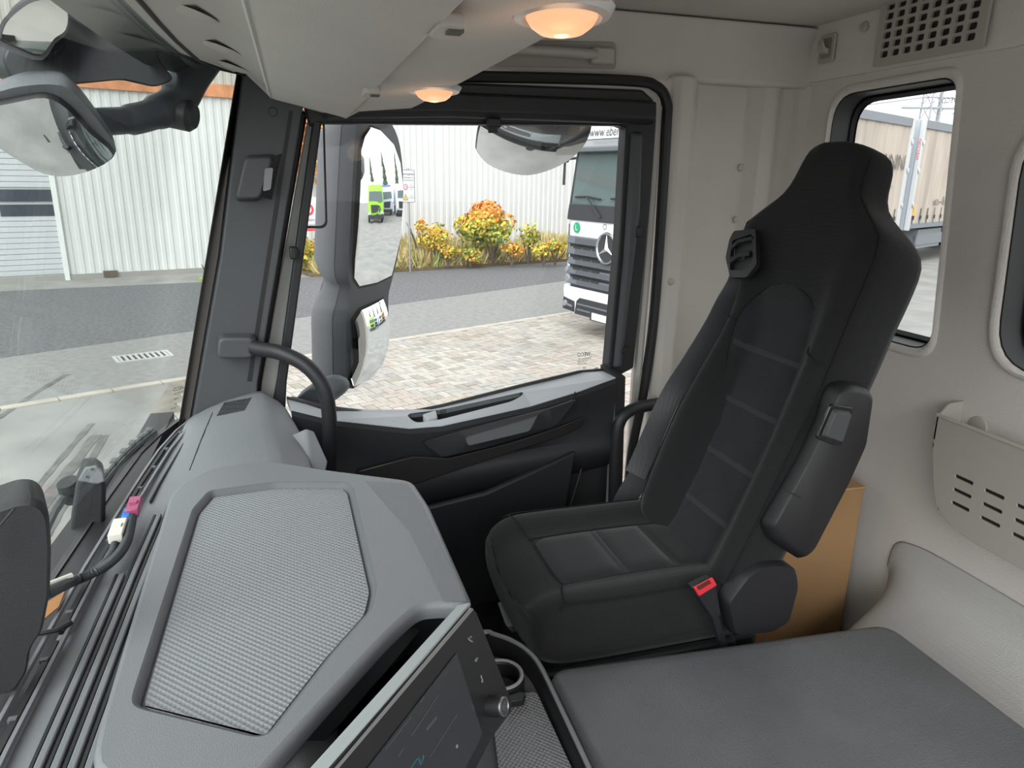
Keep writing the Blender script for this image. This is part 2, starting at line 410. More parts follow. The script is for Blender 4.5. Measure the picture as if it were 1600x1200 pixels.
# verge along the hall
verge = setting('verge_ground', MB().prism([wl(7.0, 2.15, 0), wl(7.0, -.05, 0), wl(46, -.05, 0), wl(46, 2.3, 0)], (0, 0, .07)), SOIL)
GR = [mat('grass_%s' % n, c, .9) for n, c in (('straw', (.70, .57, .30)), ('olive', (.38, .37, .12)), ('dry', (.46, .30, .14)), ('green', (.24, .32, .09)))]
g = MB(); rg = random.Random(3)
for i in range(26000):
    s = rg.uniform(7.2, 19.5); off = rg.uniform(.05, 2.1); b = wl(s, off, .05)
    dens = .5+.5*math.sin(s*1.9)*math.sin(s*.7+1)
    h = rg.uniform(.18, .62)*(1.25-.22*off)*(.7+.6*dens); w = rg.uniform(.014, .036)
    g.cur = rg.choices(range(4), (5, 3, 3, 1.5))[0]
    a = rg.uniform(0, math.pi); d = V((math.cos(a), math.sin(a), 0)); lean = V((rg.uniform(-.22, .22), rg.uniform(-.22, .22), h))
    g.add([b-d*w, b+d*w, b+lean*.6+d*w*.8, b+lean, b+lean*.6-d*w*.8], [(0, 1, 2, 3, 4)])
o = obj('verge_grass', g, GR, kind='stuff', sharp=180); tag(o, 'dry straw and olive grass growing on the verge along the white hall', 'grass'); o['kind'] = 'stuff'

def foliage(seed, c, r, n, leaf, mats, wfun, name, parent, squash=1.0):
    rr = random.Random(seed); mb = MB(); c = V(c)
    lobes = [(V((rr.gauss(0, 1), rr.gauss(0, 1), rr.gauss(0, .8))).normalized()*rr.uniform(.35, .72), rr.uniform(.35, .55)) for _ in range(26)]
    for i in range(n):
        lc, lr = rr.choice(lobes); d = V((rr.gauss(0, 1), rr.gauss(0, 1), rr.gauss(0, 1))).normalized()
        q = lc + d*lr*rr.uniform(.75, 1.0)
        p = c + V((q.x*r[0], q.y*r[1], q.z*r[2]))
        a = V((rr.gauss(0, 1), rr.gauss(0, 1), rr.gauss(0, .5))).normalized(); nn = (d+V((rr.uniform(-.7, .7),)*3)).normalized(); b = a.cross(nn).normalized(); a = nn.cross(b)
        L = leaf*rr.uniform(.7, 1.3)
        mb.cur = wfun(q, rr)
        mb.add([p-a*L*.5, p-a*L*.1+b*L*.38, p+a*L*.15+b*L*.22, p+a*L*.6, p+a*L*.15-b*L*.22, p-a*L*.1-b*L*.38], [(0, 1, 2, 3, 4, 5)])
    return obj(name, mb, mats, parent, sharp=180)
LV = [mat('leaf_%s' % n, c, .7) for n, c in (('orange', (.72, .27, .05)), ('amber', (.75, .45, .05)), ('yellow', (.72, .58, .08)), ('lime', (.36, .42, .06)), ('green', (.13, .23, .045)))]
def bushcol(q, rr):
    t = q.z + rr.gauss(0, .22)
    return 0 if t > .62 else (0 if rr.random() < .4 else 1) if t > .32 else rr.choice((1, 2, 3)) if t > -.1 else rr.choice((2, 3, 3, 4))
def stem(c, h, n, parent, seed):
    rr = random.Random(seed); mb = MB(); c = V(c)
    for i in range(n):
        a = rr.uniform(0, 6.28); e = c+V((math.cos(a)*h*.35, math.sin(a)*h*.35, h)); mb.tube([c, lerp(c, e, .5)+V((0, 0, h*.08)), e], [.03, .02, .008], 6)
    return obj('branch_cluster', mb, mat('bark', (.10, .075, .055), .9), parent)
bc = P(770, 352, X=20.1)
b1 = thing('maple_shrub', 'round autumn shrub, orange on top and green below, before the white wall', 'shrub', (bc.x, bc.y, .07))
foliage(11, bc+V((0, 0, -.03)), (.95, 1.02, .74), 4200, .115, LV, bushcol, 'foliage', b1); stem((bc.x, bc.y, .07), 1.0, 6, b1, 1)
def spray(px, py, X, r, n, seed, w, name, label):
    c = P(px, py, X=X); t = thing(name, label, 'shrub', (c.x, c.y, .07))
    foliage(seed, c, r, n, .10, LV, lambda q, rr: rr.choices(range(5), w)[0], 'foliage', t); stem((c.x, c.y, .07), max(.3, c.z), 5, t, seed)
spray(678, 372, 19.9, (.42, .55, .42), 700, 21, (1, 4, 4, 2, .5), 'yellow_shrub', 'loose yellow sapling between the round shrub and the sign post')
spray(658, 352, 20.0, (.15, .22, .25), 110, 22, (1, 4, 3, 1, 0), 'yellow_sapling', 'thin yellow twigs sticking up nearest the sign post')
spray(826, 366, 20.0, (.35, .38, .40), 330, 23, (.3, .6, 2, 5, 2), 'lime_shrub', 'lime green sapling at the truck side of the round shrub')
spray(800, 390, 19.7, (.25, .4, .22), 260, 24, (5, 3, 1, 1, 0), 'orange_shrub', 'low orange foliage at the foot of the round shrub')
spray(484, 395, 19.6, (.5, .62, .55), 1300, 25, (1, 3, 4, 3, 1.5), 'hedge_bush', 'yellow green hedge bush under the white notice board')
spray(326, 452, 18.6, (.35, .4, .35), 500, 26, (1, 2, 4, 3, 2), 'corner_bush', 'small yellow green bush at the far end of the hall seen past the windscreen edge')
for i, (px, py) in enumerate(((700, 392), (735, 398), (850, 392), (600, 400), (868, 386))):
    spray(px, py, 19.7, (.3, .42, .26), 300, 40+i, (1.5, 2, 2, 2, 2), 'verge_weed', ('straggly brown weeds just beside the sign post', 'low weeds under the round shrub on its sign side', 'low weeds behind the white truck corner', 'weeds behind the big door mirror', 'brushy weeds closest to the white truck')[i])
oc = P(492, 225, X=20.0)
ot = thing('orange_maple', 'tall bright orange tree behind the white notice board', 'tree', (oc.x, oc.y, .07))
foliage(61, oc, (.7, 1.0, 1.0), 3000, .14, LV, lambda q, rr: rr.choices(range(5), (8, 3, .6, 0, 0))[0], 'foliage', ot); stem((oc.x, oc.y, .07), 2.6, 5, ot, 5)

# sign on a post
SB = V((18.9, 0, 0)); sp = P(638, 291, X=18.9)
sn = (EYE-sp); sn.z = 0; sn.normalize(); sx = V((0, 0, 1)).cross(sn).normalized(); sy = V((0, 0, 1))
sgn = thing('yard_sign', 'white yard rules sign with a 10 limit and yellow warning triangle on a grey post', 'sign', (sp.x, sp.y, .07))
hw, hh = .165, .405
def sg(x, y, d=0): return sp + sx*x + sy*y + sn*d
obj('post', MB().tube([V((sp.x, sp.y, .05))-sn*.05, sp-sn*.05+V((0, 0, .45))], .03, 12), STEEL, sgn)
obj('sign_border', MB().prism(rnd([sg(-hw, -hh), sg(hw, -hh), sg(hw, hh), sg(-hw, hh)], .03), -sn*.02), mat('sign_grey', (.16, .16, .17), .5), sgn)
obj('sign_panel', MB().prism(rnd([sg(-hw+.016, -hh+.016, .003), sg(hw-.016, -hh+.016, .003), sg(hw-.016, hh-.016, .003), sg(-hw+.016, hh-.016, .003)], .02), -sn*.004), mat('sign_white', (.50, .50, .505), .5), sgn)
text('heading', 'Betriebsgelände', sg(0, .30, .006), sx, sy, .075, PRINT, sgn, width=.28)
text('notice_line', 'Unbefugten ist', sg(0, .215, .006), sx, sy, .046, GPRINT, sgn, width=.27)
text('notice_line', 'der Zutritt verboten', sg(0, .15, .006), sx, sy, .046, GPRINT, sgn, width=.24)
cc = sg(-.075, -.02, .006)
obj('limit_ring', MB().prism(disc(cc, sn, .072, 28, .88, sx), sn*.002), mat('sign_red', (.5, .03, .04), .5), sgn)
obj('limit_disc', MB().prism(disc(cc+sn*.003, sn, .054, 28, .86, sx), sn*.002), mat('sign_white', (.50, .50, .505), .5), sgn)
text('limit_number', '10', cc+sn*.007, sx, sy, .07, PRINT, sgn)
text('notice_line', 'Auf dem', sg(.075, .03, .006), sx, sy, .03, GPRINT, sgn, width=.06)
text('notice_line', 'Betriebsgelände', sg(.08, -.02, .006), sx, sy, .035, GPRINT, sgn, width=.13)
text('notice_line', 'fahren', sg(.075, -.07, .006), sx, sy, .03, GPRINT, sgn, width=.05)
tri = [sg(-.145, -.345, .006), sg(-.005, -.345, .006), sg(-.075, -.19, .006)]
obj('triangle_border', MB().prism(tri, sn*.002), PRINT, sgn)
obj('warning_triangle', MB().prism([lerp(centroid(tri), t, .78)+sn*.003 for t in tri], sn*.002), mat('sign_yellow', (.75, .42, .02), .5), sgn)
obj('warning_mark', MB().prism([sg(-.083, -.26, .011), sg(-.067, -.26, .011), sg(-.07, -.325, .011), sg(-.08, -.325, .011)], sn*.001), PRINT, sgn)
text('notice_line', 'Achtung', sg(.075, -.235, .006), sx, sy, .03, GPRINT, sgn, width=.07)
text('notice_line', 'Staplerverkehr', sg(.08, -.285, .006), sx, sy, .035, GPRINT, sgn, width=.13)
# notice board past the door frame
nb = P(488, 334, X=18.7); nbn = EYE-nb; nbn.z = 0; nbn.normalize(); nbx = V((0, 0, 1)).cross(nbn)
nbt = thing('notice_board', 'white notice board with round red mark and red lower edge under the orange tree', 'sign', (nb.x, nb.y, .07))
def nq(x, y, d=0): return nb+nbx*x+V((0, 0, y))+nbn*d
obj('board', MB().prism([nq(-.75, -.42), nq(.45, -.42), nq(.45, .40), nq(-.75, .40)], -nbn*.03), mat('board_white', (.58, .575, .575), .5), nbt)
obj('lower_edge', MB().prism([nq(-.75, -.42, .004), nq(.45, -.42, .004), nq(.45, -.36, .004), nq(-.75, -.36, .004)], nbn*.004), RED, nbt)
obj('round_mark', MB().prism(disc(nq(-.11, .10, .003), nbn, .15), nbn*.004), RED, nbt)
obj('round_mark_centre', MB().prism(disc(nq(-.11, .10, .008), nbn, .095), nbn*.002), mat('board_white', (.58, .575, .575), .5), nbt)
obj('mark_bar', MB().prism([nq(-.18, .03, .011), nq(-.15, 0, .011), nq(-.04, .17, .011), nq(-.07, .2, .011)], nbn*.001), RED, nbt)
text('board_heading', 'Zufahrt', nq(-.05, -.15, .004), nbx, (0, 0, 1), .09, GPRINT, nbt)
text('board_notice', 'Anmeldung', nq(-.05, -.27, .004), nbx, (0, 0, 1), .09, GPRINT, nbt)
for q in (-.7, .4): obj('post', MB().tube([nq(q, -1.35, -.04), nq(q, .4, -.04)], .03, 8), STEEL, nbt)

# drain grate in the concrete
dr = thing('drain_grate', 'slotted iron drain grate set in the pale concrete ahead of the cab', 'drain', (10.72, 2.15, 0))
IRON = mat('cast_iron', (.08, .075, .07), .7)
gd = V((.36, -.93, 0)); gw = V((.93, .36, 0)); gc = V((10.72, 2.15, 0))
def gq(a, b, z=.0): return gc+gd*a+gw*b+V((0, 0, z))
obj('frame', MB().plate([gq(-.36, -.2), gq(.36, -.2), gq(.36, .2), gq(-.36, .2)], [[gq(-.32, -.16), gq(.32, -.16), gq(.32, .16), gq(-.32, .16)]], (0, 0, .02)), mat('iron_frame', (.45, .44, .42), .7), dr)
obj('pit', MB().prism([gq(-.32, -.16, .001), gq(.32, -.16, .001), gq(.32, .16, .001), gq(-.32, .16, .001)], (0, 0, .004)), PRINT, dr)
for i in range(9):
    a = -.29+i*.0725
    obj('bar', MB().prism([gq(a-.018, -.165, .006), gq(a+.018, -.165, .006), gq(a+.018, .165, .006), gq(a-.018, .165, .006)], (0, 0, .016)), mat('iron_bar', (.42, .41, .40), .7), dr)

# ------------------------------------------------------------------ vehicles outside
TYRE = mat('tyre_rubber', (.02, .02, .021), .8); TGREY = mat('truck_grille_grey', (.115, .125, .145), .5); TDK = mat('truck_dark_plastic', (.03, .032, .036), .5)
TGL = mat('truck_windscreen', (.085, .118, .12), .05); SILV = mat('silver', (.62, .63, .65), .22, 1); LAMP = mat('headlamp_glass', (.55, .57, .6), .1)
def frame_of(loc, hd):
    hd = V(hd).normalized(); ex = V((hd.y, -hd.x, 0)); loc = V(loc)
    return lambda x, y, z: loc + ex*x + hd*y + V((0, 0, z))
def ring(T, z, w, y0, y1, r=.18, n=4):      # rounded rectangle section, front at y0, back at y1
    return rnd([T(-w, y0, z), T(w, y0, z), T(w, y1, z), T(-w, y1, z)], [r, r, .03, .03], n)
def wheel(T, x, y, parent, r=.5, w=.3):
    s = 1 if x > 0 else -1
    ax = T(1, 0, 0)-T(0, 0, 0)
    t = obj('wheel', MB().lathe([(r*.6, -w/2), (r*.97, -w/2), (r, -w*.3), (r, w*.3), (r*.97, w/2), (r*.6, w/2)], T(x, y, r), ax, 28), TYRE, parent)
    obj('rim', MB().lathe([(.02, w*.3*s), (r*.2, w*.3*s), (r*.3, w*.12*s), (r*.56, w*.12*s), (r*.6, w*.5*s), (r*.62, w*.45*s), (r*.62, -w*.4*s), (.02, -w*.4*s)], T(x, y, r), ax, 24), SILV, t)
    return t
def front(T, pts, d0, th, name, m, parent, bev=.006, r=0):    # (x, z) outline on the truck's front, d0 proud, th thick
    p = [T(x, d0, z) for x, z in pts]
    if r: p = rnd(p, r, 4)
    return obj(name, MB().prism(p, T(0, th, 0)-T(0, 0, 0)), m, parent, bev=bev)

hdg = V((-.26, .966, 0)).normalized(); exg = V((hdg.y, -hdg.x, 0))
q = P(877, 487, Z=.31); tl = q - exg*1.24; tl.z = 0
T = frame_of(tl, hdg)
tr = thing('white_truck', 'white tractor unit with slatted grey grille and star emblem parked beyond the door window', 'truck', tl)
obj('cab_shell', MB().loft([ring(T, z, w, y, -2.2, r) for z, w, y, r in ((.75, 1.22, -.05, .2), (1.0, 1.24, -.02, .2), (1.9, 1.24, -.04, .2), (2.1, 1.24, -.06, .2), (2.95, 1.22, -.16, .22), (3.2, 1.21, -.22, .24), (3.75, 1.14, -.55, .3))]), WHITE, tr, sharp=30)
obj('bumper', MB().loft([ring(T, z, w, y, -1.2, .22) for z, w, y in ((.31, 1.20, -.06), (.40, 1.24, .03), (.70, 1.25, .06), (.79, 1.25, .05))]), WHITE, tr, sharp=30)
obj('chassis', MB().box(T(0, -3.2, .85), (.9, 5.6, .3), Matrix.Rotation(math.atan2(-hdg.x, hdg.y), 3, 'Z')), TDK, tr)
def fy(z): return interp(((.75, -.05), (1.0, -.02), (1.9, -.04), (2.1, -.06), (2.95, -.16), (3.2, -.22)), z)
def slant(pts, off, th, name, m, bev=.004, r=0):
    p = [T(x, fy(z)+off, z) for x, z in pts]
    if r: p = rnd(p, r, 4)
    return obj(name, MB().prism(p, T(0, th, 0)-T(0, 0, 0)), m, tr, bev=bev)
slant([(-1.14, 2.1), (1.14, 2.1), (1.11, 2.95), (-1.11, 2.95)], .01, .012, 'windscreen', TGL, r=.08)
slant([(-1.18, 1.86), (1.18, 1.86), (1.17, 2.11), (-1.17, 2.11)], .015, .02, 'scuttle_panel', TDK, r=.03)
slant([(1.12, 2.08), (1.16, 2.08), (1.13, 2.96), (1.10, 2.96)], .02, .015, 'windscreen_pillar', TDK)
slant([(-1.16, 2.08), (-1.12, 2.08), (-1.10, 2.96), (-1.13, 2.96)], .02, .015, 'windscreen_pillar', TDK)
o = obj('sun_visor', MB().loft([[T(x, -.14, 2.92) , T(x, .02, 2.90), T(x, .04, 2.98), T(x, -.2, 3.14)] for x in (-1.14, 1.14)]), mat('smoked_visor', (.16, .17, .18), .2), tr, bev=.02)
slant([(-1.1, 2.93), (1.1, 2.93), (1.08, 3.05), (-1.08, 3.05)], .005, .02, 'roof_band', mat('band_grey', (.3, .31, .32), .4))
sg_ = obj('roof_sign', MB().prism(rnd([T(-1.15, -.12, 3.10), T(1.15, -.12, 3.10), T(1.15, -.12, 3.62), T(-1.15, -.12, 3.62)], .05), T(0, -.14, 0)-T(0, 0, 0)), mat('roof_sign_white', (.85, .85, .85), .4), tr)  # plain white sign face
tp = PP(947, 206, T(0, -.11, 3.2), hdg)
text('sign_lettering', 'www.eberl-', tp+hdg*.008, -exg, (0, 0, 1), .20, GPRINT, tr, shear=.25, width=.80)
# grille
front(T, [(-.98, .78), (.98, .78), (1.02, 1.10), (1.06, 1.61), (-1.06, 1.61), (-1.02, 1.10)], .0, .02, 'grille_back', TDK, tr)
for k, (za, zb, w) in enumerate(((1.47, 1.61, 1.04), (1.30, 1.445, 1.02), (1.14, 1.27, 1.0), (.98, 1.11, .97), (.82, .95, .94))):
    mb = MB(); mb.hull2([T(-w, .02, za), T(w, .02, za), T(w*1.01, .02, zb), T(-w*1.01, .02, zb)], [T(-w, .085, za+.03), T(w, .085, za+.03), T(w*1.01, .06, zb), T(-w*1.01, .06, zb)])
    s = obj('grille_slat', mb, TGREY, tr, bev=.008)
    obj('mesh_insert', MB().prism([T(-w*.8, .081, za+.045), T(w*.8, .081, za+.045), T(w*.8, .069, zb-.02), T(-w*.8, .069, zb-.02)], T(0, .004, 0)-T(0, 0, 0)), mat('grille_mesh', (.075, .08, .09), .6, bump=1, bscale=60, kind='dots'), s)
    if k: 
        for q2 in (.18, .42, .66): obj('air_slot', MB().prism([T(q2, .074, zb-.018), T(q2+.2, .074, zb-.018), T(q2+.2, .072, zb+.012), T(q2, .072, zb+.012)], T(0, .008, 0)-T(0, 0, 0)), PRINT, s)
em = obj('emblem_ring', MB().loft([[T(math.cos(a)*r, .10+d, 1.49+math.sin(a)*r) for a in (2*math.pi*i/36 for i in range(36))] for r, d in ((.205, 0), (.215, .02), (.235, .02), (.245, 0), (.205, 0))], cap=False), SILV, tr)
obj('emblem_disc', MB().prism(disc(T(0, .088, 1.49), hdg, .24, 32), T(0, .012, 0)-T(0, 0, 0)), TDK, em)
for a in (90, 210, 330):
    a = math.radians(a); d2 = (math.cos(a), math.sin(a)); n2 = (-d2[1], d2[0])
    mb = MB(); c0 = (T(0, .135, 1.49)); tip = T(d2[0]*.21, .105, 1.49+d2[1]*.21); b1_ = T(n2[0]*.045-d2[0]*.02, .10, 1.49+n2[1]*.045-d2[1]*.02); b2_ = T(-n2[0]*.045-d2[0]*.02, .10, 1.49-n2[1]*.045-d2[1]*.02)
    mb.add([c0, tip, b1_, b2_], [(0, 1, 2), (0, 3, 1), (1, 3, 2), (0, 2, 3)]); obj('star_point', mb, SILV, em, sharp=5)
bp = T(.18, .0, 1.80)
obj('badge', MB().loft([[T(.17+math.cos(a)*r, .012, 1.80+math.sin(a)*r) for a in (2*math.pi*i/20 for i in range(20))] for r in (.045, .033)], closed=True, cap=False), TDK, tr)
gs = front(T, [(.93+.085*math.cos(a), 1.74+.085*math.sin(a)) for a in (2*math.pi*i/24 for i in range(24))], -.03, .012, 'environment_sticker', mat('sticker_green', (.02, .32, .16), .5), tr, bev=0)
text('sticker_letter', 'L', T(.93, -.014, 1.74), -exg, (0, 0, 1), .13, WHITE, gs)
# headlamps, bumper openings, fog lamps, plate (both sides of the truck)
for s in (-1, 1):
    hl = front(T, [(s*1.14, .83), (s*1.06, .81), (s*.97, .87), (s*1.02, 1.0), (s*1.08, 1.18), (s*1.14, 1.20)], -.05, .04, 'headlamp', LAMP, tr, bev=.015)
    obj('lamp_lens', MB().lathe([(.001, .07), (.05, .07), (.075, .05), (.08, 0), (.001, 0)], T(s*1.05, -.015, .91), hdg, 20), mat('lamp_lens_grey', (.22, .23, .25), .15), hl)
    obj('lamp_lens', MB().lathe([(.001, .06), (.04, .06), (.055, .04), (.06, 0), (.001, 0)], T(s*1.09, -.015, 1.05), hdg, 18), mat('lamp_lens_grey', (.22, .23, .25), .15), hl)
    fg = front(T, [(s*1.12, .40), (s*.82, .38), (s*.81, .56), (s*1.11, .60)], .035, .03, 'fog_lamp_recess', TDK, tr, bev=.01)
    obj('fog_lamp', MB().lathe([(.001, .03), (.045, .03), (.055, .01), (.055, 0), (.001, 0)], T(s*1.04, .062, .50), hdg, 18), mat('lamp_lens_grey', (.22, .23, .25), .15), fg)
    obj('chrome_bar', MB().prism([T(s*.97, .066, .47), T(s*.84, .066, .46), T(s*.84, .066, .495), T(s*.97, .066, .51)], T(0, .015, 0)-T(0, 0, 0)), SILV, fg)
    wheel(T, s*1.02, -1.35, tr); wheel(T, s*1.02, -5.0, tr)
    obj('mirror_arm', MB().tube([T(s*1.2, -.35, 2.85), T(s*1.36, -.05, 2.80), T(s*1.37, -.05, 2.4)], .025, 8), TDK, tr)
    obj('kerb_mirror', MB().box(T(s*1.33, -.02, 2.80), (.16, .1, .1), Matrix.Rotation(math.atan2(-hdg.x, hdg.y), 3, 'Z')), TDK, tr, bev=.03)
    obj('step_vent', MB().prism([T(s*1.2, -.06, 1.2), T(s*1.25, -.10, 1.2), T(s*1.25, -.10, 1.78), T(s*1.2, -.06, 1.78)], T(0, -.02, 0)-T(0, 0, 0)), TGREY, tr)
front(T, [(-.78, .36), (.78, .36), (.74, .58), (.66, .64), (-.66, .64), (-.74, .58)], .05, .02, 'lower_intake', TDK, tr, bev=.01)
for zz in (.43, .52): front(T, [(-.7, zz), (.7, zz), (.7, zz+.03), (-.7, zz+.03)], .06, .025, 'intake_bar', TGREY, tr)
front(T, [(-.30, .33), (.34, .33), (.34, .48), (-.30, .48)], .06, .03, 'plate_holder', TDK, tr)
front(T, [(-.24, .35), (.28, .35), (.28, .46), (-.24, .46)], .092, .006, 'number_plate', mat('plate_white', (.7, .76, .85), .4), tr, bev=0)
for x0, x1 in ((1.0, .35), (.1, -.6)):
    w_ = obj('wiper', MB().tube([T(x0, -.02, 2.22), T(.5*(x0+x1), -.01, 2.235), T(x1, -.02, 2.20)], .014, 6), PRINT, tr)
    obj('wiper_arm', MB().tube([T(.5*(x0+x1), .0, 2.235), T(x1-.05, .01, 1.93)], .014, 6), TDK, w_)

def plain_truck(loc, hd, col, label, group, cargo=(.7, .7, .7)):
    T = frame_of(loc, hd); t = thing('delivery_truck', label, 'truck', loc, group)
    m = mat('truck_paint_%d%d%d' % tuple(int(c*100) for c in col), col, .35)
    R = Matrix.Rotation(math.atan2(-V(hd).x, V(hd).y), 3, 'Z')
    obj('cab', MB().loft([ring(T, z, w, y, -2.1, .18) for z, w, y in ((.45, 1.2, 0), (1.0, 1.25, .05), (1.9, 1.25, 0), (2.8, 1.18, -.3), (3.3, 1.1, -.6))]), m, t, sharp=30)
    obj('windscreen', MB().prism([T(-1.08, .03, 1.95), T(1.08, .03, 1.95), T(1.0, -.24, 2.75), T(-1.0, -.24, 2.75)], T(0, .02, 0)-T(0, 0, 0)), TGL, t)
    obj('grille', MB().prism([T(-.7, .04, .9), T(.7, .04, .9), T(.8, .03, 1.6), T(-.8, .03, 1.6)], T(0, .04, 0)-T(0, 0, 0)), TDK, t)
    obj('bumper', MB().box(T(0, .02, .55), (2.45, .25, .35), R), TDK, t, bev=.04)
    obj('cargo_body', MB().box(T(0, -5.6, 2.35), (2.5, 6.6, 2.5), R), mat('cargo_%d' % int(cargo[0]*100), cargo, .5), t, bev=.03)
    obj('chassis', MB().box(T(0, -4.6, .85), (.9, 8, .3), R), TDK, t)
    for s in (-1, 1):
        for y in (-1.2, -6.5): wheel(T, s*1.05, y, t)
        obj('headlamp', MB().box(T(s*.95, .12, .85), (.4, .1, .2), R), LAMP, t, bev=.03)

# curtain trailers behind the rear window
TD = V((.44, -.898, 0)).normalized(); TN = V((TD.y, -TD.x, 0))
if TN.dot(EYE-V((17, -17, 0))) < 0: TN = -TN
CURT = mat('dirty_beige_curtain', (.44, .375, .32), .7, var=.2, vscale=1.6, stretch=(1, 1, .25))
ALU = mat('aluminium_rail', (.22, .235, .26), .5, .3); TWH = mat('trailer_white', (.40, .425, .46), .45)
E0 = P(1427, 185, Z=4.35); E0.z = 0
def trailer(org, sgn_, length, label, words):
    U = lambda s, o=0, z=0: org + TD*s*sgn_ + TN*o + V((0, 0, z))
    t = thing('curtain_trailer', label, 'trailer', U(length/2, -1.25), 'curtain side trailers behind the cab')
    R = Matrix.Rotation(math.atan2(TD.y, TD.x), 3, 'Z')
    n = int(length*10); mb = MB()
    fold = lambda i: .018*math.sin(i*2.1)+.012*math.sin(i*.7+1)
    a = [U(length*i/n, fold(i), 1.35) for i in range(n+1)]; b = [U(length*i/n, fold(i)*.6, 4.12) for i in range(n+1)]
    back = [p-TN*.04 for p in b]; back2 = [p-TN*.04 for p in a]
    mb.loft([a, b, back, back2, a], closed=False, cap=False); cu = obj('curtain', mb, CURT, t, sharp=60)
    obj('top_rail', MB().box(U(length/2, -.02, 4.23), (length, .14, .24), R), ALU, t, bev=.015)
    obj('bottom_rail', MB().box(U(length/2, -.02, 1.27), (length, .12, .16), R), ALU, t, bev=.01)
    obj('roof', MB().box(U(length/2, -1.25, 4.33), (length, 2.5, .05), R), mat('trailer_roof', (.6, .6, .58), .7), t)
    obj('far_curtain', MB().box(U(length/2, -2.48, 2.7), (length, .04, 2.8), R), CURT, t)
    obj('deck', MB().box(U(length/2, -1.25, 1.25), (length, 2.4, .14), R), TDK, t)
    for e in (.03, length-.03):
        ef = obj('end_wall', MB().box(U(e, -1.25, 2.75), (.08, 2.5, 3.2), R), TWH, t, bev=.01)
        obj('corner_post', MB().box(U(e, .02, 2.75), (.16, .12, 3.2), R), mat('post_white', (.50, .51, .52), .4), t, bev=.01)
        for zz in (1.9, 2.9, 3.7): obj('hinge', MB().box(U(e, .09, zz), (.14, .05, .14), R), SILV, ef, bev=.01)
    k = .35
    while k < length:
        st = obj('strap', MB().box(U(k, .035, 1.55), (.05, .012, .5), R), mat('strap_grey', (.1, .1, .1), .7), t)
        obj('buckle', MB().box(U(k, .05, 1.52), (.09, .03, .12), R), TDK, st)
        k += .62
    for i in range(3):
        for oo in (-.2, -2.3):
            c = U(length*.72+i*1.3, oo, .5)
            w_ = obj('wheel', MB().lathe([(.28, -.16), (.48, -.16), (.5, -.1), (.5, .1), (.48, .16), (.28, .16)], c, TN, 24), TYRE, t); obj('rim', MB().lathe([(.02, .1), (.28, .1), (.3, .16), (.3, -.1), (.02, -.1)], c, TN, 20), SILV, w_)
    obj('side_guard', MB().box(U(length*.35, -.1, .8), (length*.5, .05, .35), R), ALU, t)
    obj('pallet_box', MB().box(U(length*.1+1.2, -.45, .82), (2.2, .7, .6), R), mat('box_grey', (.2, .22, .23), .6), t)
    for body, s, z, sz, wd, m in words:
        if isinstance(s, V):
            q_ = PP(1390, 254, U(0, .05), TN); s = abs((q_-org).dot(TD)); z = q_.z
        text('lettering', body, U(s, .05, z), TD, (0, 0, 1), sz, m, cu, width=wd)
    return t, U
FADED = mat('faded_grey_print', (.13, .12, .11), .7); TEAL = mat('teal_print', (.10, .36, .31), .7)
t1, U1 = trailer(E0, -1, 7.4, 'dirty beige curtain trailer with faded lettering and teal mark, right behind the seat headrest', [('MANN', E0, 2.95, .60, 2.3, FADED), ('transporte', 1.5, 2.45, .2, 1.3, mat('faint_print', (.33, .29, .26), .7))])
obj('teal_mark', MB().prism([U1(4.4, .05, 3.05), U1(5.9, .05, 3.05), U1(5.3, .05, 3.35), U1(4.4, .05, 3.85)], TN*.008), TEAL, t1)
E1 = E0 + TD*.5 + TN*.12
t2, U2 = trailer(E1, 1, 13.4, 'second beige curtain trailer whose pale end wall shows a red sideways mark', [('e-logistics.nl', 4.3, 2.0, .4, 4.6, FADED)])
text('maker_mark', 'WECON', U2(-.056, .02, 3.5), (0, 0, 1), -TN, .11, RED, t2, width=.6)
obj('lamp_cluster', MB().box(U2(.25, .06, 1.75), (.14, .06, .32), Matrix.Rotation(math.atan2(TD.y, TD.x), 3, 'Z')), mat('amber', (.7, .42, .06), .4), t2)

# lattice mast and truss arm far behind the trailers
mc = P(1441, 250, X=46); mc.z = 0
ms = thing('lattice_mast', 'grey steel lattice mast with a long trussed arm rising above the trailers', 'mast', mc)
MS = mat('mast_steel', (.33, .34, .35), .6)
h = 12.5; legs = []
for (a, b) in ((-1, -1), (1, -1), (1, 1), (-1, 1)):
    p0, p1 = mc+V((a*.6, b*.6, 0)), mc+V((a*.38, b*.38, h)); legs.append((p0, p1)); obj('leg', MB().tube([p0, p1], .06, 6), MS, ms)
for i in range(12):
    for j in range(4):
        a, b = legs[j], legs[(j+1) % 4]; t0, t1_ = i/12, (i+1)/12
        obj('brace', MB().tube([lerp(*a, t0), lerp(*b, t1_)], .03, 5), MS, ms)
pm_ = P(1441, 100, X=46-4); obj('pole', MB().tube([mc+V((.2, -1.0, 0)), mc+V((.2, -1.0, h))], .14, 8), MS, ms)
ad = RGT.copy(); ad.z = 0; ad.normalize()
zz = P(1441, 168, X=46).z
def arm(a, z): return mc + ad*a + V((0, 0, zz+z))
obj('arm_chord', MB().tube([arm(-2.2, 0), arm(6, 0)], .09, 6), MS, ms); obj('arm_chord', MB().tube([arm(-5.5, .05), arm(-.6, .75), arm(1.0, .75), arm(6, .25)], .05, 6), MS, ms)
for i in range(9): obj('brace', MB().tube([arm(-2+i*.9, 0), arm(-1.6+i*.9, .5 if i < 6 else .3)], .035, 5), MS, ms)
for i in range(5): obj('hanger', MB().tube([arm(1+i*1.1, 0), arm(.6+i*1.1, -.42)], .05, 5), MS, ms)

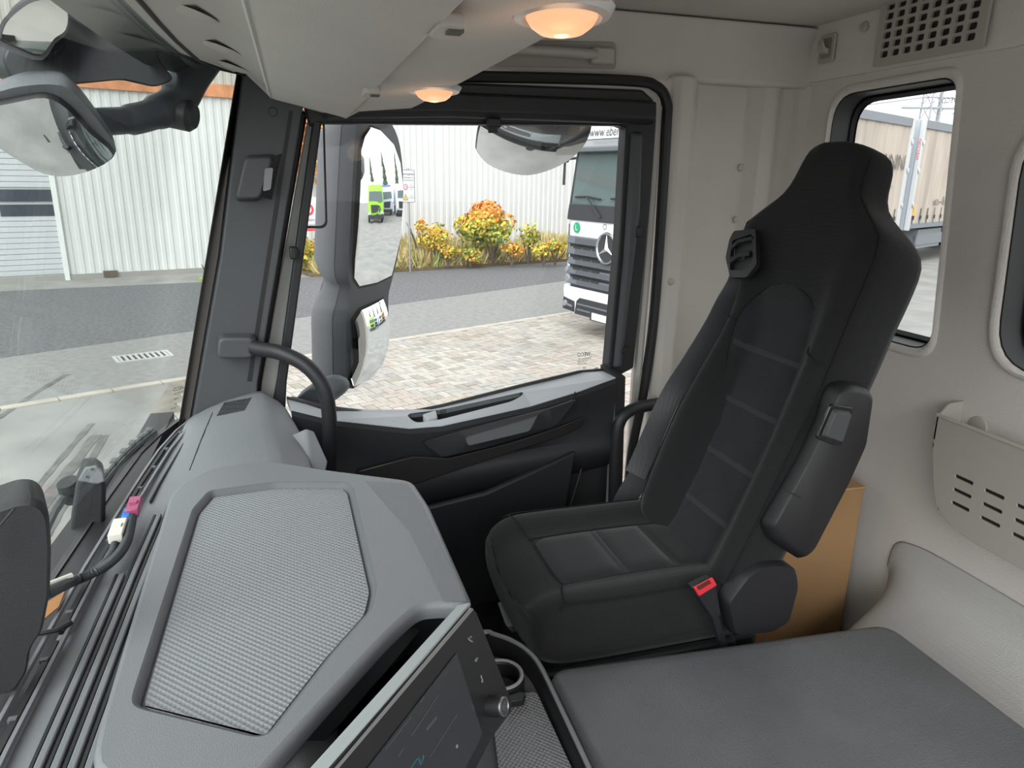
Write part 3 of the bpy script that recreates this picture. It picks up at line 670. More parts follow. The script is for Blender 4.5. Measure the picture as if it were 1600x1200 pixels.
# ------------------------------------------------------------------ cab shell
YBT = ((.0, .30), (.3, .33), (.6, .34), (1.0, .335), (1.3, .322), (1.5, .308), (1.6, .29), (1.72, .255))
YTT = ((.0, .12), (.6, .155), (1.07, .162), (1.3, .159), (1.5, .150), (1.6, .125), (1.66, .088), (1.72, .07))
ZB, ZT = 1.965, 2.70
def wsp(X, t, off=0): return V((X, lerp(interp(YBT, X), interp(YTT, X), t)+off, lerp(ZB, ZT, t)))
FLOORM = mat('black_floor_mat', (.018, .018, .019), .8, bump=.4, bscale=150)
setting('floor', MB().box((.62, -.45, 1.25), (2.3, 1.9, .06)), FLOORM)
CEILZ = 2.89
setting('ceiling', MB().box((.72, -.62, CEILZ+.03), (2.3, 1.75, .06)), BEIGE)

# rear wall with two window openings
RY = -1.35
def rw(x, z, y=RY): return V((x, y, z))
w1 = rnd([rw(1.637, 2.135), rw(1.637, 2.717), rw(1.272, 2.722), rw(1.214, 2.138)], [.07, .07, .045, .06], 6)
w2 = rnd([rw(1.063, 2.150), rw(1.100, 2.612), rw(.40, 2.612), rw(.40, 2.150)], [.09, .10, .09, .09], 6)
wall = setting('wall_rear', MB().plate([rw(-.50, 1.25), rw(1.80, 1.25), rw(1.80, 2.765), rw(-.50, 2.765)], [w1, w2], (0, -.05, 0)), BEIGEW)
for i, w in enumerate((w1, w2)):
    n = i+2
    lip = []
    for g_, dy in ((.024, -.001), (.019, .006), (.008, .008), (.0, .0)): lip.append([p+V((0, dy, 0)) for p in grow(w, g_)])
    mb = MB(); mb.loft(lip, cap=False); obj('window_surround', mb, BEIGEW, wall, sharp=60)
    win = setting('window_%d' % n, MB().loft([[p+V((0, -.002, 0)) for p in grow(w, .004)], [p+V((0, -.002, 0)) for p in grow(w, -.004)], [p+V((0, -.062, 0)) for p in grow(w, -.006)], [p+V((0, -.062, 0)) for p in grow(w, .004)], [p+V((0, -.002, 0)) for p in grow(w, .004)]], cap=False), RUB)
    mb = MB(); mb.loft([[p+V((0, -.062, 0)) for p in grow(w, -.004)], [p+V((0, -.055, 0)) for p in grow(w, -.012)], [p+V((0, -.064, 0)) for p in grow(w, -.020)], [p+V((0, -.068, 0)) for p in grow(w, -.004)], [p+V((0, -.062, 0)) for p in grow(w, -.004)]], cap=False); obj('inner_seal', mb, RUB, win, sharp=60)
    obj('glass_pane', MB().prism([p+V((0, -.068, 0)) for p in grow(w, -.008)], (0, .005, 0)), GL, win)
    mb = MB(); mb.loft([[p+V((0, -.070, 0)) for p in grow(w, -.020)], [p+V((0, -.070, 0)) for p in grow(w, .012)], [p+V((0, -.051, 0)) for p in grow(w, .012)]], cap=False); obj('outer_seal', mb, RUB, win)
    c = centroid(w)
    if i == 0:
        a = P(1484, 157, Y=RY-.04); text('glass_mark', 'IVECO', a, (-1 if False else 1, 0, 0), (0, 0, 1), .016, GPRINT, win, width=.042)
# upper rear panel, leaning slightly forward towards the roof
setting('trim_1', MB().loft([[V((x, y, z)) for y, z in ((RY-.04, 2.757), (RY+.010, 2.757), (RY+.014, 2.765), (RY+.018, 2.86), (RY+.019, 2.90), (RY-.04, 2.90))] for x in (-.5, .6, 1.2, 1.74, 1.79)]), BEIGEW, sharp=45)
# vent grille
VY = RY+.020
vq = [P(1388, 14, Y=VY), P(1556, -34, Y=VY), P(1560, 74, Y=VY), P(1407, 99, Y=VY)]
vx0, vx1 = 1.20, 1.487; vz0, vz1 = P(1407, 99, Y=VY).z, 2.905
vg = thing('vent_grille', 'beige rectangular vent grille of small square holes high on the rear wall', 'vent', ((vx0+vx1)/2, VY, vz0))
holes = []; NC, NR = 8, 6; cw, chh = (vx1-vx0-.03)/NC, (vz1-vz0-.024)/NR
for i in range(NC):
    for j in range(NR):
        a, b = vx0+.015+i*cw, vz0+.014+j*chh; e = .26
        holes.append(rnd([V((a+cw*e*.6, VY+.004, b+chh*e*.6)), V((a+cw*(1-e*.6), VY+.004, b+chh*e*.6)), V((a+cw*(1-e*.6), VY+.004, b+chh*(1-e*.6))), V((a+cw*e*.6, VY+.004, b+chh*(1-e*.6)))], .004, 2))
obj('grille_plate', MB().plate(rnd([V((vx0, VY+.004, vz0)), V((vx1, VY+.004, vz0)), V((vx1, VY+.004, vz1)), V((vx0, VY+.004, vz1))], .006, 3), holes, (0, .007, 0)), BEIGEP, vg)
obj('hole_dark_sheet', MB().box(((vx0+vx1)/2, VY+.001, (vz0+vz1)/2), (vx1-vx0-.02, .003, vz1-vz0-.02)), PRINT, vg)  # black sheet standing in for the darkness behind the holes
# coat hook
ch = P(1294, 76, Y=VY)
hk = thing('coat_hook', 'small recessed beige coat hook plate high on the rear wall near the corner', 'hook', (ch.x, VY, ch.z-.03))
obj('back_plate', MB().prism(rnd([ch+V((-.028, .0, -.034)), ch+V((.028, .0, -.034)), ch+V((.028, .0, .034)), ch+V((-.028, .0, .034))], .008), (0, .006, 0)), BEIGEP, hk, bev=.002)
obj('recess', MB().prism(rnd([ch+V((-.018, .0066, -.022)), ch+V((.018, .0066, -.022)), ch+V((.018, .0066, .024)), ch+V((-.018, .0066, .024))], .006), (0, .0015, 0)), mat('recess_shadow_beige', (.25, .235, .21), .7), hk)  # flat darker patch, shade of a hollow painted on the plate
obj('hook_arm', MB().loft([rnd([ch+V((-w, y, z)), ch+V((w, y, z)), ch+V((w, y, z+h_)), ch+V((-w, y, z+h_))], .002, 2) for w, y, z, h_ in ((.012, .006, -.014, .012), (.011, .018, -.010, .012), (.010, .024, -.002, .016), (.009, .026, .008, .012))]), BEIGEP, hk)
def cap(p, ax, r, parent, name='fastener_cap'):
    return obj(name, MB().lathe([(.001, .005), (r*.6, .005), (r*.95, .003), (r, 0), (.001, 0)], p, ax, 18), BEIGEP, parent)
cap(P(1351, 42, Y=RY+.02), (0, 1, 0), .012, wall)
cap(P(1528, 666, Y=RY), (0, 1, 0), .022, wall); cap(P(1430, 927, Y=RY+.03), (0, 1, .3), .007, wall, 'screw_plug').data.materials[0] = PRINT
# rear shelf moulding under the wall
prof = [(-1.352, 1.72), (-1.346, 1.69), (-1.338, 1.655), (-1.318, 1.615), (-1.275, 1.583), (-1.20, 1.566), (-1.10, 1.556), (-1.05, 1.545), (-1.03, 1.50), (-1.03, 1.28), (-1.352, 1.28)]
rings = []
for x, s, dz_ in ((-.5, 1, 0), (.6, 1, 0), (1.0, 1, 0), (1.09, .99, 0), (1.14, .95, -.004), (1.18, .80, -.012), (1.205, .55, -.02), (1.22, .2, -.04), (1.225, .03, -.06)):
    rings.append([V((x-.07*(1-s)*0-.09*((y+1.352)/.32)*(1 if x > .9 else 0), -1.352+(y+1.352)*(s if z < 1.65 else 1), z+(dz_ if z > 1.3 else 0))) for y, z in prof])
setting('trim_2', MB().loft(rings), mat('grey_woven_lining', (.43, .42, .405), .9, var=.04, vscale=3, bump=.5, bscale=260, kind='weave'), sub=1)
# side wall behind the door, folded in plan
plan = [(1.735, -.925), (1.715, -.925), (1.70, -.945), (1.705, -.985), (1.725, -1.0), (1.77, -1.03), (1.785, -1.09), (1.78, -1.19), (1.755, -1.225), (1.75, -1.262), (1.765, -1.285), (1.755, -1.325), (1.72, -1.36), (1.84, -1.36), (1.84, -.925)]
side = setting('wall_right', MB().loft([[V((x, y, z)) for x, y in plan] for z in (1.25, 1.6, 2.2, 2.752)]), BEIGE, bev=.006, sharp=25)
for px, py, X in ((1158, 262, 1.778), (1150, 343, 1.778), (1048, 440, 1.702)): cap(P(px, py, X=X), (-1, 0, 0), .010, side)
setting('trim_3', MB().loft([[V((x, y, z)) for x, z in ((1.84, 2.742), (1.742, 2.742), (1.736, 2.75), (1.735, 2.83), (1.71, 2.885), (1.84, 2.90))] for y in (.1, -.5, -1.0, -1.30, -1.36)]), BEIGE, bev=.006)
# assist rail over the door
ar = thing('assist_rail', 'beige assist rail with square end mounts in the headliner above the door', 'rail', (1.72, -.6, 2.80))
pa, pb = P(800, 78, X=1.715), P(930, 86, X=1.715)
obj('rail', MB().tube([pa+V((-.005, .10, 0)), pa+V((-.012, 0, 0)), lerp(pa, pb, .5)+V((-.014, 0, 0)), pb+V((-.008, 0, 0))], .011, 12), BEIGEP, ar)
for p in (P(940, 88, X=1.72), pa+V((0, .11, .002))): obj('end_mount', MB().box(p, (.03, .058, .036)), BEIGEP, ar, bev=.005)
obj('recess_shade', MB().prism(rnd([P(770, 62, X=1.734), P(962, 66, X=1.734), P(962, 108, X=1.734), P(770, 104, X=1.734)], .012), (-.004, 0, 0)), mat('recess_shade_beige', (.33, .31, .29), .85), ar, bev=.002)  # flat darker plate, painted shade instead of a real hollow
# lower side wall, driver side lower wall and front bulkhead (mostly out of view) close the cab
setting('wall_front', MB().box((.62, .33, 1.60), (2.3, .05, .70)), BLK)
setting('wall_left', MB().box((-.52, -.65, 1.30), (.05, 1.45, .10)), BLK)
setting('roof_skin', MB().box((.72, -.60, 2.99), (2.36, 1.9, .03)), WHITE)

# ------------------------------------------------------------------ windscreen and its pillar
ws = setting('window_1', MB().sheet(lambda u, v: wsp(lerp(-.45, 1.83, u), v, .012), 16, 4, (0, .006, .002)), GLW)
# black printed border along the pillar
obj('frit_border', MB().sheet(lambda u, v: wsp(lerp(1.678, 1.83, u), lerp(-.08, 1, v), .009), 2, 6, (0, .002, 0)), RUB, ws)
def on_ws(px, py):
    x = 1.715
    while x > .6:
        p = P(px, py, X=x); t = (p.z-ZB)/(ZT-ZB)
        if p.y <= lerp(interp(YBT, x), interp(YTT, x), t): return p+V((-.006, -.004, 0))
        x -= .002
    return P(px, py, X=1.6)
def ws_text(nm, body, px, py, size, width):
    a, b = on_ws(px-8, py+2), on_ws(px+8, py-2); t = (b-a).normalized(); upd = V((0, -.2, .98)); upd = (upd-t*upd.dot(t)).normalized()
    text(nm, body, on_ws(px, py), -t, upd, size, GPRINT, ws, width=width)
ws_text('glass_mark', 'IVECO', 277, 606, .012, .055)
for q, (bx, by, bw) in enumerate(((277, 612, .048), (273, 622, .03), (272, 630, .008), (268, 637, .03))): ws_text('glass_mark_line', ('Windscreen', '43R', 'II', 'E3 AS1')[q], bx, by, .006, bw)
PX = 1.68
pil = setting('trim_4', MB().hull2(rnd([P(379, 112, X=PX), P(480, 150, X=PX), P(472, 176, X=PX), P(440, 380, X=PX), P(403, 600, X=PX), P(399, 720, X=PX), P(289, 720, X=PX), P(345, 400, X=PX)], .006, 2),
              rnd([p+V((.05, .01, 0)) for p in (P(379, 112, X=PX), P(480, 150, X=PX), P(472, 176, X=PX), P(440, 380, X=PX), P(403, 600, X=PX), P(399, 720, X=PX), P(289, 720, X=PX), P(345, 400, X=PX))], .006, 2)), DGREY, bev=.008, seg=3)
obj('pillar_groove', MB().prism([P(452, 172, X=PX-.001), P(458, 174, X=PX-.001), P(393, 596, X=PX-.001), P(386, 596, X=PX-.001)], (.01, 0, 0)), RUB, pil)
hb = [P(383, 242, X=PX), P(432, 240, X=PX), P(408, 315, X=PX), P(366, 315, X=PX)]
hump = obj('pillar_pod', MB().hull2(rnd(hb, .012, 4), rnd([lerp(centroid(hb), p, .84)+V((-.035, 0, 0)) for p in hb], .012, 4)), DGREY, pil, bev=.006, seg=3)
obj('pod_label', MB().prism(rnd([P(414, 263, X=PX-.03), P(427, 262, X=PX-.03), P(423, 296, X=PX-.03), P(411, 299, X=PX-.03)], .004, 3), (-.006, 0, 0)), mat('label_grey', (.22, .22, .23), .5), pil)
obj('pod_recess', MB().prism([P(409, 250, X=PX-.028), P(440, 240, X=PX-.005), P(424, 312, X=PX-.005), P(404, 306, X=PX-.028)], (.012, 0, 0)), BLK, pil)
obj('screw_cover', MB().lathe([(.001, .003), (.008, .003), (.010, 0), (.001, 0)], P(426, 175, X=PX), (-1, 0, 0), 16), DGREY, pil)
# grab handle on the pillar
gh = thing('grab_handle', 'black curved grab handle bracketed to the windscreen pillar', 'handle', P(372, 538, X=PX))
br = [P(341, 520, X=PX), P(402, 520, X=PX), P(400, 556, X=PX), P(338, 556, X=PX)]
obj('bracket', MB().hull2(rnd(br, .014, 4), rnd([lerp(centroid(br), p, .88)+V((-.04, 0, 0)) for p in br], .014, 4)), DGREY, gh, bev=.006, seg=3)
obj('grip_tube', MB().tube(smooth_path([P(396, 543, X=1.645), P(410, 546, X=1.63), P(440, 552, X=1.60), P(478, 571, X=1.575), P(505, 604, X=1.56), P(514, 645, X=1.56), P(515, 700, X=1.57), P(513, 760, X=1.585)], 6), .0165, 14), BLK, gh)
# pale body strip and rubber seal along the pillar side of the door opening
frm = setting('trim_6', MB().prism([P(480, 188, X=1.745), P(490, 190, X=1.745), P(432, 600, X=1.745), P(424, 640, X=1.745), P(404, 640, X=1.745), P(408, 597, X=1.745)], (.04, 0, 0)), mat('lit_body_paint', (.66, .655, .64), .5), bev=.004)  # lighter copy of the body paint, daylight on the strip put into colour
obj('pillar_seal', MB().prism([P(468, 172, X=1.725), P(481, 174, X=1.725), P(409, 597, X=1.725), P(404, 640, X=1.725), P(396, 640, X=1.725), P(399, 597, X=1.725)], (.03, 0, 0)), RUB, frm, bev=.006)
obj('body_frame', MB().tube(smooth_path([P(640, 127, X=1.725), P(760, 130, X=1.725), P(960, 136, X=1.725), P(1008, 143, X=1.725), P(1023, 160, X=1.725), P(1025, 200, X=1.725), P(1013, 380, X=1.725), P(998, 560, X=1.725), P(990, 660, X=1.725), P(985, 760, X=1.725)], 5), .0125, 8), PALE, frm)
obj('door_seal', MB().tube(smooth_path([P(640, 118, X=1.715), P(760, 120, X=1.715), P(980, 126, X=1.715), P(1026, 136, X=1.715), P(1041, 160, X=1.715), P(1041, 200, X=1.715), P(1029, 400, X=1.715), P(1019, 520, X=1.715), P(1004, 620, X=1.715), P(988, 700, X=1.715), P(980, 780, X=1.715)], 6), .0135, 10), RUB, frm)

# ------------------------------------------------------------------ passenger door
DX = 1.70
door = setting('door_1', MB().prism([P(470, 150, X=DX), P(700, 128, X=DX), P(1005, 140, X=DX), P(1022, 156, X=DX), P(1024, 190, X=DX), P(980, 201, X=DX), P(968, 196, X=DX), P(497, 193, X=DX), P(484, 198, X=DX)], (.045, 0, 0)), BLK, bev=.006)
hdr = obj('blind_housing', MB().loft([[P(px, py, X=DX-.002)+V((dx, 0, dz)) for dx, dz in ((.01, .0), (-.03, -.008), (-.034, -.045), (-.02, -.058), (.01, -.058))] for px, py in ((505, 142), (700, 142), (1018, 156))]), BLK, door, bev=.004)
obj('blind_tab', MB().box(P(771, 192, X=DX-.018), (.016, .034, .022)), BLK, door, bev=.004)
obj('blind_tab', MB().box(P(770, 203, X=DX-.006), (.008, .022, .014)), BLK, door, bev=.002)
obj('rear_post', MB().prism(rnd([P(979, 192, X=DX), P(1026, 184, X=DX), P(1018, 300, X=DX), P(990, 575, X=DX), P(958, 592, X=DX), P(950, 583, X=DX), P(968, 380, X=DX)], .004, 2), (.045, 0, 0)), BLK, door, bev=.006)
obj('post_cover', MB().hull2([P(984, 205, X=DX), P(1003, 205, X=DX), P(1000, 330, X=DX), P(972, 575, X=DX), P(956, 575, X=DX), P(972, 400, X=DX)], [p+V((-.018, 0, 0)) for p in (P(988, 210, X=DX), P(999, 210, X=DX), P(995, 330, X=DX), P(966, 570, X=DX), P(960, 570, X=DX), P(976, 400, X=DX))]), DGREY, door, bev=.005)
obj('front_post', MB().prism([P(489, 186, X=DX), P(503, 190, X=DX), P(448, 598, X=DX), P(446, 640, X=DX), P(424, 640, X=DX), P(432, 600, X=DX)], (.045, 0, 0)), BLK, door, bev=.004)
for px, py in ((458, 395), (996, 362)): obj('blind_catch', MB().box(P(px, py, X=DX-.008), (.025, .016, .028)), BLK, door, bev=.004)
obj('screw_cover', MB().lathe([(.001, .004), (.010, .004), (.012, 0), (.001, 0)], P(978, 548, X=DX-.018), (-1, 0, 0), 16), RUB, door)
GX = 1.728
win4 = setting('window_4', MB().prism([P(490, 186, X=GX), P(976, 190, X=GX), P(948, 596, X=GX), P(800, 622, X=GX), P(688, 652, X=GX), P(600, 660, X=GX), P(440, 650, X=GX)], (.005, 0, 0)), GL)
# outlined lens film stuck on the front upper corner of the pane
fo = rnd([P(470, 180, X=GX-.004), P(507, 180, X=GX-.004), P(512, 357, X=GX-.004), P(468, 357, X=GX-.004)], [0, 0, .018, 0], 6)
fi = rnd([P(470, 183, X=GX-.004), P(504, 183, X=GX-.004), P(508.5, 353, X=GX-.004), P(468, 353, X=GX-.004)], [0, 0, .016, 0], 6)
mb = MB(); mb.loft([fo, fi, [p+V((.003, 0, 0)) for p in fi], [p+V((.003, 0, 0)) for p in fo], fo], cap=False); obj('film_edge', mb, RUB, win4)
a = P(912, 554, X=GX-.002); text('glass_mark', 'IVECO', a, (0, 1, 0), (0, 0, 1), .017, PRINT, win4, width=.036)
for q, (bx, by, s) in enumerate(((914, 560, 'Tempered'), (910, 564, 'E3 43R 001'), (909, 568, 'AS2 M20'), (913, 575, 'II'))):
    text('glass_mark_line', s, P(bx, by, X=GX-.002), (0, 1, 0), (0, 0, 1), .009, GPRINT, win4, width=(.036, .028, .026, .006)[q])

# sill: top surface, sky sheen put into its grey, with a pull-pocket slot
top_o = [(448, 622), (520, 641), (625, 647), (690, 634), (820, 601), (905, 581), (958, 577)]      # glass side
top_i = [(455, 640), (520, 656), (640, 669), (690, 665), (830, 634), (905, 611), (962, 590)]      # room side
TX0, TX1 = 1.722, 1.628
so = [P(*p, X=TX0) for p in top_o]; si = [P(*p, X=TX1) for p in top_i]
slot = rnd([P(636, 650, X=1.655), P(650, 661, X=1.645), P(690, 655, X=1.645), P(800, 627, X=1.648), P(816, 618, X=1.655), P(818, 612, X=1.69), P(690, 640, X=1.70), P(640, 646, X=1.695)], .012, 3)
sillp = obj('sill', MB().plate(so+si[::-1], [slot], (0, 0, -.012)), SILL, door, sharp=20)
mb = MB(); mb.loft([slot, [p+V((0, 0, -.05)) for p in slot]], cap=False); mb.add([p+V((0, 0, -.05)) for p in slot], [tuple(range(len(slot)))]); obj('pull_slot', mb, BLK, door)
obj('pull_lever', MB().hull2([P(660, 647, X=1.675), P(681, 640, X=1.685), P(684, 652, X=1.66), P(668, 657, X=1.655)], [p+V((0, 0, -.02)) for p in (P(660, 647, X=1.675), P(681, 640, X=1.685), P(684, 652, X=1.66), P(668, 657, X=1.655))]), SILL, door, bev=.003)
def sp_(px, py): 
    return PP(px, py, centroid([so[1], so[2], si[1], si[2]])+V((0, 0, .0015)), (so[2]-so[1]).cross(si[1]-so[1]).normalized())
sw = obj('window_switch', MB().prism(rnd([sp_(566, 651), sp_(616, 654), sp_(615, 659), sp_(566, 655)], .002, 2), (0, 0, .004)), SILL, door, bev=.001)
obj('switch_well', MB().prism([sp_(590, 652.6), sp_(602, 653.3), sp_(602, 657.4), sp_(590, 656.7)], (0, 0, .0052)), PRINT, sw)
mb = MB(); o4 = [sp_(564.5, 650.3), sp_(617, 653.3), sp_(616.5, 659.8), sp_(564.5, 655.8)]; mb.prism(o4, (0, 0, .0022)); obj('switch_gap', mb, PRINT, sw)
obj('glass_rail', MB().loft([[p+V((0.004, 0, .004)), p+V((-.008, 0, .006)), p+V((-.010, 0, -.004)), p+V((.004, 0, -.004))] for p in so]), BLK, door, bev=.001)
# main door skin, lofted from the sill crest to the floor
rows = []
def row(dx, dz=None, Z=None):
    return [V((TX1+dx, p.y, p.z+dz if Z is None else Z[i] if isinstance(Z, list) else Z)) for i, p in enumerate(si)]
fz = [1.80, 1.80, 1.80, 1.81, 1.825, 1.835, 1.845]; lz = [1.70, 1.70, 1.70, 1.715, 1.74, 1.755, 1.77]
rows = [row(.02, -.004), row(.0, -.002), row(-.008, -.012), row(-.006, -.05), row(.004, Z=fz), row(-.004, Z=[z-.012 for z in fz]), row(-.012, Z=[z-.03 for z in fz]), row(.0, Z=lz), row(.018, Z=[z-.02 for z in lz]), row(.012, Z=1.50), row(.0, Z=1.40), row(-.01, Z=1.28)]
mb = MB(); back = [[V((1.75, q.y, q.z)) for q in rows[0]], [V((1.75, q.y, q.z)) for q in rows[-1]]]
mb.loft([back[0]]+rows+[back[1]], closed=False, cap=False); obj('door_skin', mb, BLK2, door, sharp=40)
obj('skin_edge', MB().prism([si[-1]+V((0, 0, 0)), si[-1]+V((.1, 0, .01)), V((1.73, -.80, 1.28)), V((1.62, -.80, 1.28))], (0, -.028, 0)), BLK2, door)
# armrest accent, pull recess and lower pocket standing proud of the skin
FX = TX1-.012
acc = [P(645, 712, X=FX), P(700, 715, X=FX), P(800, 690, X=FX), P(870, 667, X=FX), P(914, 650, X=FX), P(905, 668, X=FX), P(880, 680, X=FX), P(780, 712, X=FX), P(660, 752, X=FX), P(560, 775, X=FX), P(560, 735, X=FX)]
obj('accent_panel', MB().prism(acc, (-.005, 0, 0)), mat('accent_dark_brown', (.014, .012, .012), .38), door, bev=.004)
pk = rnd([P(724, 681, X=FX-.004), P(830, 650, X=FX-.004), P(840, 645, X=FX-.004), P(826, 672, X=FX-.004), P(730, 695, X=FX-.004)], .008, 3)
fr_ = rnd([P(660, 690, X=FX-.001), P(720, 672, X=FX-.001), P(860, 636, X=FX-.001), P(900, 622, X=FX-.001), P(868, 662, X=FX-.001), P(760, 697, X=FX-.001), P(690, 712, X=FX-.001)], .01, 3)
obj('pull_frame', MB().plate(fr_, [pk], (-.010, 0, 0)), BLK, door, bev=.002)
obj('pull_cup', MB().hull2([p+V((-.007, 0, 0)) for p in pk], [lerp(centroid(pk), p, .95)+V((-.002, 0, 0)) for p in pk]), mat('pull_cup_grey', (.11, .113, .12), .5), door)
obj('skin_seam', MB().tube([P(899, 612, X=FX), P(890, 630, X=FX), P(872, 660, X=FX)], .0016, 5), RUB, door)
obj('pocket_edge', MB().tube([P(916, 705, X=TX1+.004), P(905, 745, X=TX1+.004), P(888, 800, X=TX1+.006)], .0022, 6), mat('edge_grey', (.06, .06, .065), .4), door)
pockf = [P(560, 800, X=1.615), P(640, 800, X=1.605), P(760, 770, X=1.60), P(900, 706, X=1.605), P(884, 800, X=1.605), P(860, 920, X=1.60), P(700, 960, X=1.60), P(560, 960, X=1.61)]
obj('map_pocket', MB().hull2(pockf, [p+V((.02, 0, 0)) for p in pockf]), BLK2, door, bev=.006)
# entry grab bar at the rear edge of the opening
eb = thing('entry_grab_bar', 'black bent entry grab bar behind the door beside the seat back', 'handle', P(958, 760, X=1.62))
obj('bar', MB().tube(smooth_path([P(1048, 628, X=1.66), P(1010, 634, X=1.64), P(985, 641, X=1.625), P(968, 660, X=1.62), P(962, 700, X=1.62), P(960, 760, X=1.62), P(958, 840, X=1.62)], 6), .0165, 12), BLK, eb)
obj('fixing_bolt', MB().lathe([(.001, .008), (.006, .008), (.008, 0), (.001, 0)], P(1033, 634, X=1.645), (-1, 0, .2), 12), STEEL, eb)

# ------------------------------------------------------------------ overhead console
oc_ = thing('overhead_console', 'beige overhead console with folded visor panel spanning the windscreen top', 'console', (1.0, -.15, 2.65))
XE, XN = 1.60, -.45
def extr(pr, x0=XE, x1=XN, n=6): return MB().loft([[V((lerp(x0, x1, i/n), y, z)) for y, z in pr] for i in range(n+1)])
obj('visor_panel', extr([(.030, 2.649), (.020, 2.642), (-.112, 2.614), (-.122, 2.616), (-.122, 2.632), (.026, 2.662)]), BEIGE, oc_, bev=.003)
obj('visor_edge', extr([(.034, 2.652), (.030, 2.645), (.024, 2.648), (.028, 2.662)], XE+.002), mat('pale_beige_edge', (.55, .53, .50), .6), oc_)
obj('lamp_band', extr([(-.124, 2.632), (-.150, 2.629), (-.262, 2.642), (-.332, 2.678), (-.372, 2.712), (-.42, 2.77), (-.46, 2.89), (-.10, 2.89), (-.10, 2.66)]), BEIGE, oc_, sharp=50)
mb = MB(); n = 10; ra, rb_, rc, rd = [], [], [], []
for i in range(n+1):
    x = lerp(1.68, XN, i/n); w = wsp(x, 1.0); xx = lerp(XE, XN, i/n)
    ra.append(w+V((0, .02, .0))); rb_.append(w+V((0, .0, -.006))); rc.append(V((xx, .10, 2.70))); rd.append(V((xx, .032, 2.668)))
r5 = [p+V((0, 0, .16)) for p in rd]; r6 = [p+V((0, 0, .16)) for p in ra]
mb.loft([ra, rb_, rc, rd, r5, r6, ra], closed=False, cap=False); obj('front_header', mb, BEIGE, oc_, sharp=70)
obj('header_gasket', MB().tube([wsp(x, 1.0)+V((0, -.002, -.004)) for x in (1.70, 1.66, 1.63, 1.6, 1.55, 1.5, 1.4, 1.3, 1.15, 1.0, .6, .2, -.4)], .0045, 8), RUB, oc_)
obj('end_cheek', MB().prism([V((XE+.001, y, z)) for y, z in ((.08, 2.70), (.03, 2.652), (-.122, 2.618), (-.15, 2.632), (-.262, 2.643), (-.332, 2.678), (-.372, 2.712), (-.42, 2.77), (-.46, 2.89), (.08, 2.89))], (.10, 0, 0)), BEIGE, oc_)
for px, py in ((575, 140), (690, 35)):
    p = P(px, py, Y=-.116) if False else PP(px, py, V((1.2, -.116, 2.617)), V((0, -.3, -1)))
    cl = obj('hinge_clip', MB().box(p+V((0, -.004, -.002)), (.05, .022, .012)), BEIGEP, oc_, bev=.003)
    obj('clip_slot', MB().box(p+V((-.012, -.008, -.008)), (.016, .012, .004)), mat('slot_brown', (.10, .09, .08), .8), cl)
for i, (px, py) in enumerate(((300, 20), (345, 75), (365, 105))):
    p = PP(px, py, V((1.3, .075, 2.686)), V((0, .3, -1))); obj('header_boss', MB().lathe([(.001, .005), (.020, .004), (.032, .0), (.001, 0)], p, (0, .3, -1), 20), BEIGE, oc_)
WARM = mat('warm_lamp_glass', (.5, .32, .22), .3, emit=(1.0, .40, .20), estr=.62)
HOT = mat('warm_lamp_core', (1, .8, .6), .3, emit=(1.0, .52, .22), estr=1.5)
for i, (lx, ly) in enumerate(((878, 20), (678, 140))):
    c = P(lx, ly, Z=2.638); ax = V((-.07, .0, -1)).normalized()
    t = thing('reading_lamp', ('lit round ceiling lamp at the door end of the overhead console', 'lit round ceiling lamp closest to the driver on the overhead console')[1-i], 'lamp', c, 'overhead console lamps')
    obj('bezel', MB().lathe([(.031, .003), (.035, .006), (.042, .004), (.046, -.003), (.031, -.006)], c, ax, 36), mat('lamp_bezel', (.55, .54, .54), .35, .3), t)
    obj('lens', MB().lathe([(.001, .019), (.010, .0185), (.020, .016), (.027, .011), (.031, .005), (.0325, -.004), (.001, -.004)], c, ax, 32), WARM, t)
    obj('bulb_glow', MB().lathe([(.001, .0196), (.005, .0193), (.008, .0183), (.001, .018)], c, ax, 16), HOT, t)
    l = bpy.data.lights.new('lamp_light', 'POINT'); l.energy = .05; l.color = (1, .62, .36); l.shadow_soft_size = .03
    lo = bpy.data.objects.new('lamp_light', l); COL.objects.link(lo); lo.parent = t; lo.location = ax*.06

# ------------------------------------------------------------------ dashboard
ZD = 1.960
dash = thing('dashboard', 'grey truck dashboard with a pebbled rubber-lined storage tray on top', 'dashboard', (.9, .05, 1.95))
XS = [1.70, 1.66, 1.6, 1.5, 1.4, 1.3, 1.2, 1.1, 1.0, .9, .8, .6, .4, .1, -.2]
rows = []
for x in XS:
    yb = interp(YBT, x)-.008
    e = interp(((1.1, .03), (1.2, .04), (1.3, .051), (1.5, .076), (1.6, .088), (1.70, .100)), x); zc = interp(((1.1, ZD+.006), (1.2, ZD+.010), (1.3, 1.984), (1.5, 1.985), (1.6, 2.004), (1.70, 2.026)), x)
    f = interp(((1.1, -.006), (1.3, -.004), (1.38, -.001), (1.5, .004), (1.6, .029), (1.70, .058)), x); zf = interp(((1.1, ZD-.035), (1.38, 1.928), (1.5, 1.946), (1.6, 1.965), (1.70, 1.990)), x)
    rows.append([V((x, yb, ZD-.02)), V((x, yb-.004, ZD+interp(((1.5, 0), (1.7, .014)), x))), V((x, lerp(yb, e, .5), lerp(ZD+.004, zc, interp(((1.3, .45), (1.6, .7)), x)))), V((x, e+.005, zc)), V((x, e-.002, zc-.002)), V((x, f+.004, zf+.001)), V((x, f-.003, zf-.008)), V((x, f-.012, zf-.10)), V((x, f-.02, ZD-.5)), V((x, yb, ZD-.5))])
top_panel = obj('top_panel', MB().loft(rows), DASH, dash, sub=1)
bpy.context.view_layer.update()
_tp = top_panel.evaluated_get(bpy.context.evaluated_depsgraph_get())
